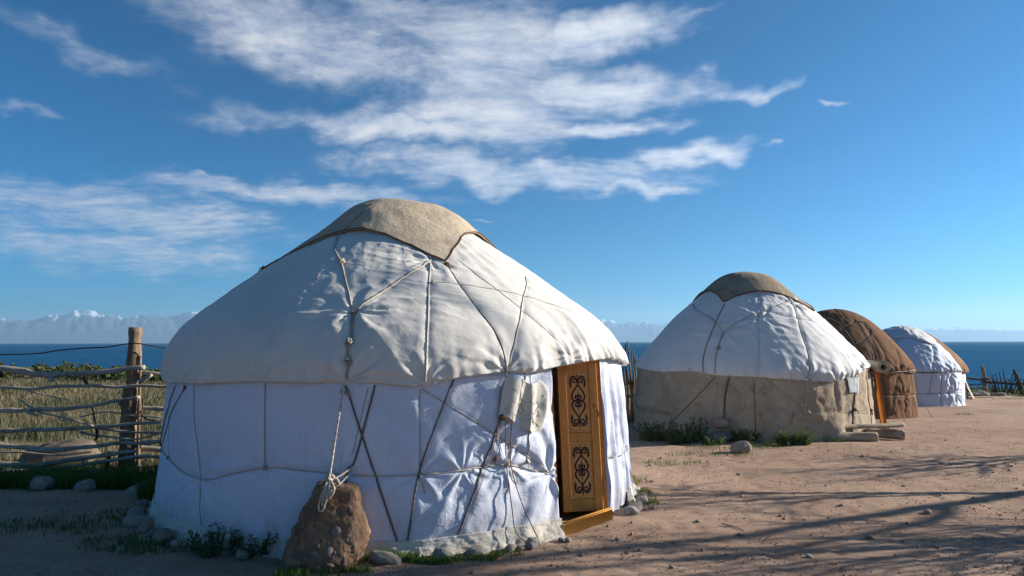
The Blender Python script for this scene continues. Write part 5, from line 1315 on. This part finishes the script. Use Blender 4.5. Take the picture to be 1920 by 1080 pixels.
seg('stick', shf, [(21.163, 27.9, -0.465), (21.213, 27.9, -0.144), (21.31, 27.9, 0.178)], 0.03, 0.016, 47, 'darkstick', 6)
sf2 = thing('stick_fence', (2.9, 16.6, -.2), 'tangle of upright dry sticks in the gap between the large yurt and the felt yurt', 'fence')
seg('stick', sf2, [(2.91, 16.4, -0.237), (2.835, 16.4, 0.736), (2.759, 16.4, 1.718)], 0.026, 0.014, 60, 'postwood', 6)
seg('stick', sf2, [(2.957, 16.52, -0.251), (2.937, 16.52, 0.589), (2.878, 16.52, 1.436)], 0.026, 0.014, 61, 'postwood', 6)
seg('stick', sf2, [(2.901, 16.64, -0.266), (2.922, 16.64, 0.606), (2.952, 16.64, 1.486)], 0.026, 0.014, 62, 'postwood', 6)
seg('stick', sf2, [(2.986, 16.4, -0.237), (2.949, 16.4, 0.578), (2.946, 16.4, 1.4)], 0.026, 0.014, 63, 'postwood', 6)
seg('stick', sf2, [(2.855, 16.52, -0.251), (2.85, 16.52, 0.526), (2.825, 16.52, 1.308)], 0.026, 0.014, 64, 'postwood', 6)
seg('stick', sf2, [(3.055, 16.64, -0.266), (3.057, 16.64, 0.517), (3.027, 16.64, 1.306)], 0.026, 0.014, 65, 'postwood', 6)
seg('stick', sf2, [(2.784, 16.4, -0.237), (2.732, 16.4, 0.704), (2.707, 16.4, 1.654)], 0.026, 0.014, 66, 'postwood', 6)
seg('stick', sf2, [(2.753, 16.52, -0.251), (2.702, 16.52, 0.633), (2.674, 16.52, 1.526)], 0.026, 0.014, 67, 'postwood', 6)
seg('stick', sf2, [(2.927, 16.64, -0.266), (2.869, 16.64, 0.402), (2.778, 16.64, 1.074)], 0.026, 0.014, 68, 'postwood', 6)
seg('stick', sf2, [(2.657, 16.4, -0.237), (2.613, 16.4, 0.673), (2.553, 16.4, 1.591)], 0.026, 0.014, 69, 'postwood', 6)
seg('stick', sf2, [(2.6, 16.52, -0.251), (2.503, 16.52, 0.602), (2.442, 16.52, 1.462)], 0.026, 0.014, 70, 'postwood', 6)
seg('rail', sf2, [(2.444, 16.6, 0.667), (3.089, 16.6, 0.743)], 0.03, 0.025, 80, 'darkstick', 6)
seg('rail', sf2, [(2.441, 16.6, 0.373), (3.084, 16.6, 0.412)], 0.03, 0.025, 81, 'darkstick', 6)
seg('rail', sf2, [(2.437, 16.6, 0.018), (3.078, 16.6, 0.056)], 0.03, 0.025, 82, 'darkstick', 6)

# ================================================================== bare trees standing outside the picture on the right: their shadows cross the sand
def tree(x, y, height, seed, label, lean=(0, 0), r0=.13, low=.18, n1=9, spread=.8):
    rg_ = np.random.default_rng(seed); root = thing('bare_tree', (x, y, gz1(x, y)), label, 'tree', 'bare trees beside the yurt camp')
    trunk = Geo(); crown_ = Geo()
    def grow(p, d, ln, r, lev):
        k = max(4, int(ln / .22)); P = [np.array(p)]; d = np.array(d, float)
        for i in range(k):
            d = d + rg_.normal(size=3) * (.10 + .05 * lev) + np.array([0, 0, .05 if lev else .03]); d /= np.linalg.norm(d); P.append(P[-1] + d * ln / k)
        P = np.array(P); rr = np.linspace(r, r * (.45 if lev < 3 else .3), len(P))
        (trunk if lev == 0 else crown_).add(*tube(P, rr, (9, 7, 5, 4, 3)[lev], cap=False))
        if lev >= 3: return
        nb = (n1, 6, 5)[lev]
        for j in range(nb):
            f = rg_.uniform(low if lev == 0 else .25, 1.0); i = min(len(P) - 2, int(f * (len(P) - 1)))
            dd = P[i + 1] - P[i]; dd /= np.linalg.norm(dd)
            s_ = rg_.normal(size=3); s_ -= dd * s_.dot(dd); s_ /= np.linalg.norm(s_)
            an = rg_.uniform(.45, .95) * spread + .1
            grow(P[i], dd * math.cos(an) + s_ * math.sin(an) + np.array([0, 0, .15]), ln * rg_.uniform(.42, .68) * (1.15 - .5 * f if lev == 0 else 1), rr[i] * rg_.uniform(.55, .75), lev + 1)
    grow((x, y, gz1(x, y) - .15), (lean[0], lean[1], 1), height, r0, 0)
    trunk.obj('trunk', M['bark'], root); crown_.obj('branches', M['bark'], root)
    return root
tree(8.7, 8.0, 3.3, 11, 'leaning bare tree off to the right, its trunk shadow lying across the sand', (.05, .24), .062, .4, 7, .8)
tree(8.2, 6.5, 2.6, 23, 'low bare tree off to the right whose branch shadows net the near sand', (.10, .02), .045, .12, 13, .95)
tree(9.6, 7.2, 3.0, 29, 'bushy bare tree off to the right between the leaning tree and the low tree', (.12, .05), .045, .15, 12, .9)
tree(14.2, 10.6, 7.0, 37, 'taller bare tree off to the right whose shadow dapples the large yurt roof', (-.02, .02), .12, .55, 7, .7)
tree(11.3, 11.3, 2.8, 41, 'bare tree off to the right whose twig shadows reach towards the log bench', (.08, 0), .055, .25, 9, .85)

# ================================================================== plants
def blades(X, Y, h, wd, rg_, lean=.5, bend=.5, zf=None, tone=None):
    """grass blades as slim bent strips: returns V, tris, quads, colour"""
    n = len(X); Z = land_z(X, Y) if zf is None else zf
    a = rg_.uniform(0, 6.283, n); la = rg_.uniform(0, 6.283, n); ln = rg_.uniform(.05, lean, n) * h
    dx_, dy_ = np.cos(a) * wd / 2, np.sin(a) * wd / 2
    mx = X + np.cos(la) * ln * .35; my = Y + np.sin(la) * ln * .35; tx = X + np.cos(la) * ln; ty = Y + np.sin(la) * ln
    V = np.empty((n, 5, 3))
    V[:, 0] = np.stack([X - dx_, Y - dy_, Z - .01], 1); V[:, 1] = np.stack([X + dx_, Y + dy_, Z - .01], 1)
    V[:, 2] = np.stack([mx + dx_ * .8, my + dy_ * .8, Z + h * .58], 1); V[:, 3] = np.stack([mx - dx_ * .8, my - dy_ * .8, Z + h * .58], 1)
    V[:, 4] = np.stack([tx, ty, Z + h], 1)
    i = np.arange(n)[:, None] * 5
    t_ = rg_.uniform(0, 1, n) if tone is None else tone
    col = np.repeat(np.stack([t_, t_, t_], 1), 5, 0)
    return V.reshape(-1, 3), i + np.array([[0, 1, 2, 3]]), i + np.array([[3, 2, 4]]), col
rg_ = np.random.default_rng(5)
# dry field behind the pole fence
n = 110000
yy = 9.9 + (np.sqrt(rg_.uniform(0, 1, n)) ** 1.5) * 52; k_ = rg_.uniform(-.96, -.36, n); xx = k_ * yy
den = fbm(xx * .35, yy * .35, 3, 71) + .5 * fbm(xx * 1.6, yy * 1.6, 2, 75)
keep = (den > -.16 + rg_.uniform(-.25, .25, n)) & (yy < shore(xx) + 1.0) & (np.hypot(xx - CX, yy - CY) > 2.75)
xx, yy, den = xx[keep], yy[keep], den[keep]; n = len(xx)
green = np.clip(.55 - 1.1 * fbm(xx * .22 + 3, yy * .22, 3, 79) + rg_.normal(0, .22, n), 0, 1)
h_ = rg_.uniform(.10, .34, n) * (1 + .8 * np.clip(den, -.4, .6)) * (1 + .35 * (rg_.uniform(0, 1, n) > .93))
wd = (.006 + .0007 * yy) * rg_.uniform(.7, 1.4, n)
h_ = h_ * .85
V, q, t_, col = blades(xx, yy, h_, wd, rg_, .7, tone=green)
tag(obj('field_grass', V, [q, t_], M['drygrass'], cols=col), 'dry yellow-green grass of the field behind the pole fence', 'grass', kind='stuff')
# green turf and weeds: patches (x, y, rx, ry, count, height, tone shift)
PT = [(-.95, 5.48, .22, .07, 700, .06, .5), (-.62, 5.45, .22, .06, 450, .05, .5), (-.25, 5.52, .25, .06, 350, .045, .5), (-.05, 5.62, .15, .05, 160, .045, .5), (-1.2, 5.22, .18, .06, 220, .05, .4), (-1.5, 5.12, .25, .07, 260, .06, .3),
      (1.45, 7.35, .10, .18, 200, .05, .5), (1.48, 7.85, .10, .14, 140, .05, .5), (1.42, 8.6, .25, .3, 250, .05, .4), (2.3, 9.8, .5, .25, 220, .05, .5), (3.0, 10.6, .7, .25, 260, .05, .5), (3.6, 11.3, .8, .25, 260, .06, .4), (4.2, 11.6, .4, .15, 200, .07, .4),
      (-3.9, 6.7, .35, .5, 520, .05, .1), (-4.3, 6.5, .5, .35, 240, .05, .1), (-3.4, 6.0, .3, .25, 350, .05, .1), (-4.6, 6.55, .35, .15, 200, .05, .1), (-5.6, 8.6, 1.0, .45, 2200, .22, .0), (-4.3, 8.9, .7, .5, 2000, .30, .0), (-6.6, 8.6, .8, .5, 1600, .24, .0), (-3.9, 8.0, .3, .5, 1500, .2, .0),
      (-5.6, 9.8, 1.5, .3, 1400, .25, .1), (-3.0, 5.9, .4, .25, 500, .06, .1), (-4.2, 5.4, .1, .06, 90, .05, .2), (5.55, 12.02, .2, .08, 160, .06, .4), (12.1, 18.5, .3, .1, 80, .06, .4), (18.5, 25.6, .7, .12, 200, .05, .6), (-3.6, 7.7, .25, .5, 900, .16, .0)]
P_ = []
for (x, y, rx, ry, c, h, tn) in PT:
    r_ = np.sqrt(rg_.uniform(0, 1, c)) ; a = rg_.uniform(0, 6.283, c)
    px, py = x + rx * r_ * np.cos(a), y + ry * r_ * np.sin(a)
    ok = pn(px * 6, py * 6, 91) > -.22
    px, py = px[ok], py[ok]; c = len(px)
    P_.append((px, py, h * rg_.uniform(.45, 1.35, c), rg_.uniform(.004, .008, c) * (1 + h * 2), np.clip(tn + rg_.normal(0, .2, c), 0, 1)))
# fringe along the lake edge
c = 26000; xs = rg_.uniform(-45, 34, c); ys = shore(xs) - 1.0 + rg_.normal(-.6, 1.1, c)
P_.append((xs, ys, rg_.uniform(.06, .26, c), rg_.uniform(.02, .045, c), np.clip(rg_.normal(.5, .25, c), 0, 1)))
c = 9000; ys = rg_.uniform(16, 30, c); xs = rg_.uniform(-6, 3, c)
P_.append((xs, ys, rg_.uniform(.08, .3, c), rg_.uniform(.012, .025, c), np.clip(rg_.normal(.6, .25, c), 0, 1)))
X_, Y_, H_, W_, T_ = (np.concatenate([p[i] for p in P_]) for i in range(5))
V, q, t_, col = blades(X_, Y_, H_, W_, rg_, .9, tone=T_)
tag(obj('turf', V, [q, t_], M['greengrass'], cols=col), 'short green turf and grass tufts at the yurt foot and shore', 'grass', kind='stuff')

def leafy(name, x, y, height, spread, nst, label, cat, mat, seed, leaf=.03, per=40, group=None, up=1.0, zoff=0.0, bare=.15, dark=None):
    """a plant of upright stems set with small leaves"""
    r_ = np.random.default_rng(seed); z0 = gz1(x, y) + zoff
    root = thing(name, (x, y, z0), label, cat, group); st = Geo(); LV = []; LQ = []; LC = []; k = 0
    for i in range(nst):
        a = r_.uniform(0, 6.283); b_ = math.sqrt(r_.uniform(0, 1)); hh = height * r_.uniform(.55, 1.0) * (1 - .35 * b_)
        bx_, by_ = x + math.cos(a) * spread * b_ * .55, y + math.sin(a) * spread * b_ * .55
        tip = np.array([x + math.cos(a) * spread * b_ * (1 + .2 * r_.normal()), y + math.sin(a) * spread * b_, z0 + hh * up])
        P = resample(np.array([(bx_, by_, z0 - .03), ((bx_ + tip[0]) / 2 + r_.normal() * .02, (by_ + tip[1]) / 2 + r_.normal() * .02, z0 + hh * .6), tip]), hh / 7)
        st.add(*tube(P, np.linspace(.006, .002, len(P)) * (height / .4) ** .5, 4, cap=False))
        for j in range(per):
            f = r_.uniform(bare, 1.0); p = P[min(len(P) - 1, int(f * (len(P) - 1)))] + r_.normal(size=3) * .010
            dv = r_.normal(size=3); dv[2] = abs(dv[2]) * .7 + .1; dv /= np.linalg.norm(dv); sd_ = np.cross(dv, r_.normal(size=3)); sd_ /= np.linalg.norm(sd_)
            l = leaf * r_.uniform(.6, 1.3) * (1.15 - .5 * f); w_ = l * .32
            LV += [p, p + dv * l * .5 + sd_ * w_, p + dv * l, p + dv * l * .5 - sd_ * w_]; LQ.append([k, k + 1, k + 2, k + 3]); k += 4
            c = np.clip(.25 + .5 * f + r_.normal() * .2, 0, 1); LC += [c] * 4
    st.obj('stems', M['weed_stem'], root)
    LC = np.array(LC); obj('foliage', np.array(LV), [np.array(LQ)], mat, root, smooth=False, cols=np.stack([LC] * 3, 1))
    return root
M['weed_stem'] = mottled('weed stem', (.07, .08, .03), (.10, .09, .045), 20, .9)
M['greenweed'] = leafmat('green weed leaves', (.045, .10, .02), (.13, .19, .06))
GW = 'weeds at the yurt walls'
leafy('shrub', -2.42, 5.72, .26, .30, 34, 'dark feathery shrub at the skirt left of the boulder', 'shrub', M['weed'], 1, .03, 46, None)
leafy('shrub', -2.10, 5.66, .24, .24, 26, 'dark low shrub beside the long stone left of the boulder', 'shrub', M['weed'], 2, .03, 46, None)
for i, (x, y, h, sp, ns, lab) in enumerate([(2.55, 12.35, .45, .42, 34, 'dark weed clump at the left end of the felt wall'), (2.95, 12.05, .42, .35, 28, 'dark weed clump in the shade, second along the felt wall'), (3.25, 12.15, .62, .25, 16, 'tall thin weed against the felt wall near its crossed cords'),
        (3.40, 11.75, .26, .20, 14, 'pale small weed in front of the felt wall left of the stacked stones'), (4.02, 12.0, .34, .26, 26, 'dark weed right of the stacked stones at the felt wall'), (4.62, 11.75, .30, .20, 26, 'bright green bush at the felt wall, left one of two'), (4.90, 11.72, .33, .20, 28, 'bright green bush at the felt wall, right one of two'), (2.75, 11.85, .28, .2, 16, 'small dark weed before the left end of the felt wall')]):
    leafy('weed', x, y, h, sp, ns, lab, 'weed', M['greenweed'] if i in (5, 6, 3) else M['weed'], 30 + i, .045, 40, GW)

# shrubs and bushes on the edge of the lake
GB = 'bushes along the lake edge'
for i, (u_, d_, h, sp, ns, lab) in enumerate([(-.655, 46, 1.5, 2.1, 46, 'dark green rounded bush at the lake edge, second from the left edge'), (-.755, 44, 1.6, 1.4, 34, 'green bush cut by the left edge of the picture'), (-.565, 42, 1.3, 1.8, 40, 'bright green bush at the lake edge just left of the fence post'), (-.52, 40, 1.1, 1.0, 20, 'thin bush at the lake edge between the post and the large yurt'),
        (-.615, 44, .9, 1.6, 30, 'brownish low shrub at the lake edge left of the bright bush'), (-.69, 50, .8, 1.8, 26, 'low shrub behind the dark rounded bush'), (-.59, 47, 1.2, 1.2, 16, 'sparse twiggy shrub at the lake edge')]):
    leafy('bush', u_ * d_, d_, h, sp, ns, lab, 'bush', M['shrub'] if i not in (2,) else M['greenweed'], 60 + i, .22, 70, GB, bare=.05)
for i, (x, y, h, sp) in enumerate([(18.0, 27.8, .35, .5), (20.6, 27.2, .35, .8), (22.0, 26.6, .4, .9)]):
    leafy('weed', x, y, h, sp, 30, ['low green weeds at the foot of the lake fence, left', 'low green weeds at the foot of the lake fence, middle', 'low green weeds at the foot of the lake fence, right'][i], 'weed', M['weed'], 80 + i, .09, 30, 'weeds under the lake fence')
for i, (x, y, s) in enumerate([(18.1, 27.2, .22), (18.6, 27.3, .26), (19.1, 27.1, .2)]):
    stone('stone', x, y, s, ['pale boulder at the lake fence, first right of the last yurt', 'pale boulder at the lake fence, second right of the last yurt', 'pale boulder at the lake fence, beside the post'][i], 'stone', None, i, sq=(1.4, 1, .6))

# ================================================================== loose stones on the sand
r2_ = np.random.default_rng(99)
tiny = [pebble_mesh(140 + i, M['stone' if i % 2 else 'stonegrey'], .6, 1) for i in range(4)]
hand = [(2.35, 5.55, .035), (2.0, 6.2, .03), (1.75, 6.6, .03), (3.4, 7.2, .03), (4.1, 6.9, .05), (2.9, 8.9, .03), (1.9, 9.6, .035), (4.6, 8.2, .028), (.55, 5.6, .025), (1.2, 5.3, .025), (3.5, 5.8, .03), (3.1, 6.1, .045), (5.2, 10.3, .04), (6.0, 9.7, .035), (2.5, 7.6, .03), (1.7, 8.5, .03), (.3, 5.35, .02), (-.3, 5.2, .022), (.9, 6.0, .03), (2.2, 10.3, .035)]
ordn = ['leftmost', 'second', 'third', 'fourth', 'fifth', 'sixth', 'seventh', 'eighth', 'ninth', 'tenth', 'eleventh', 'twelfth', 'thirteenth', 'fourteenth', 'fifteenth', 'sixteenth', 'seventeenth', 'eighteenth', 'nineteenth', 'rightmost']
hand.sort(key=lambda q: q[0] / q[1])
for i in range(len(hand)):
    if i < len(hand): x, y, s = hand[i]
    else:
        y = 4.9 + 9 * r2_.uniform() ** 1.5; x = r2_.uniform(-.72, .74) * y; s = r2_.uniform(.010, .026)
        if math.hypot(x - CX, y - CY) < 2.85 or math.hypot(x - 4.92, y - 14.4) < 2.5: continue
    o = bpy.data.objects.new('pebble', tiny[i % 4]); C.objects.link(o)
    o.scale = (s * r2_.uniform(.8, 1.3), s, s * r2_.uniform(.6, 1)); o.rotation_euler = (r2_.uniform(-.3, .3), r2_.uniform(-.3, .3), r2_.uniform(0, 6)); o.location = (x, y, gz1(x, y) + s * .25)
    tag(o, (ordn[i] + ' of the loose pebbles on the open sand' if i in (0, 19) else ordn[i] + ' from the left of the loose pebbles on the open sand'), 'pebble', 'pebbles scattered over the sand')
# crumbs of earth and grit: far too many to count
n = 26000; y = 4.6 + 12 * r2_.uniform(0, 1, n) ** 1.7; x = r2_.uniform(-.8, .85, n) * y
cl = pn(x * .9, y * .9, 61) + .6 * pn(x * 3, y * 3, 63)
ok = (np.hypot(x - CX, y - CY) > 2.7) & (np.hypot(x - 4.92, y - 14.4) > 2.4) & (cl + r2_.normal(0, .25, n) > .0)
x, y = x[ok], y[ok]; n = len(x); s = r2_.uniform(.003, .011, n) * (1 + 1.4 * (r2_.uniform(0, 1, n) > .965))
OV = np.array([(1, 0, 0), (-.3, .9, 0), (-.6, -.7, 0), (.1, .1, .8), (.2, 0, -.8)]); OT = np.array([(0, 1, 3), (1, 2, 3), (2, 0, 3), (1, 0, 4), (2, 1, 4), (0, 2, 4)])
a = r2_.uniform(0, 6.283, n); ca_, sa_ = np.cos(a), np.sin(a)
V = np.stack([OV[None, :, 0] * ca_[:, None] - OV[None, :, 1] * sa_[:, None], OV[None, :, 0] * sa_[:, None] + OV[None, :, 1] * ca_[:, None], np.broadcast_to(OV[None, :, 2], (n, 5))], -1) * s[:, None, None]
V = V + np.stack([x, y, land_z(x, y) + s * .2], 1)[:, None]
T = (np.arange(n)[:, None, None] * 5 + OT[None]).reshape(-1, 3)
M['grit'] = mottled('grit', (.30, .20, .145), (.20, .13, .095), 3, .95)
tag(obj('grit', V.reshape(-1, 3), [T], M['grit'], smooth=False), 'crumbs of earth and grit strewn over the sand', 'grit', kind='stuff')
def twig(x, y, L, a, label, r=.006):
    z = gz1(x, y) + r
    g = Geo(); P = np.array([(x - math.cos(a) * L / 2, y - math.sin(a) * L / 2, z + .01), (x + .02, y + .01, z + .005), (x + math.cos(a) * L / 2, y + math.sin(a) * L / 2, z)])
    g.add(*branch(P, r, r * .6, int(x * 100), 6, .01, .03)); tag(g.obj('twig', M['palewood'], org=(x, y, z)), label, 'twig')
twig(2.02, 6.42, .24, -.9, 'thin pale twig lying on the sand in front of the door')
twig(17.6, 26.2, 1.4, .05, 'long pale stick lying on the sand near the lake fence', .02)

# bits of straw and dry stalk trodden into the sand
n = 1400; y = 4.8 + 10 * r2_.uniform(0, 1, n) ** 1.6; x = r2_.uniform(-.75, .8, n) * y
ok = (np.hypot(x - CX, y - CY) > 2.85) & (np.hypot(x - 4.92, y - 14.4) > 2.45) & (pn(x * .7, y * .7, 83) + r2_.normal(0, .2, n) > .05)
x, y = x[ok], y[ok]; n = len(x); L_ = r2_.uniform(.02, .09, n); a = r2_.uniform(0, 6.283, n); wd = .0018 * np.ones(n)
ca_, sa_ = np.cos(a), np.sin(a); z = land_z(x, y)
A0 = np.stack([x - ca_ * L_ / 2, y - sa_ * L_ / 2, z + .003], 1); A1 = np.stack([x + ca_ * L_ / 2, y + sa_ * L_ / 2, z + .005], 1); sdv = np.stack([-sa_ * wd, ca_ * wd, 0 * x], 1); upv = np.array([0, 0, .0025])
V = np.stack([A0 - sdv, A0 + sdv, A0 + upv, A1 - sdv, A1 + sdv, A1 + upv], 1).reshape(-1, 3); i6 = np.arange(n)[:, None] * 6
Q = np.concatenate([i6 + np.array([[0, 3, 5, 2]]), i6 + np.array([[2, 5, 4, 1]])])
M['straw'] = mottled('straw', (.42, .32, .18), (.28, .20, .11), 9, .9)
tag(obj('straw', V, [Q], M['straw'], smooth=False), 'bits of dry straw trodden into the sand', 'straw', kind='stuff')
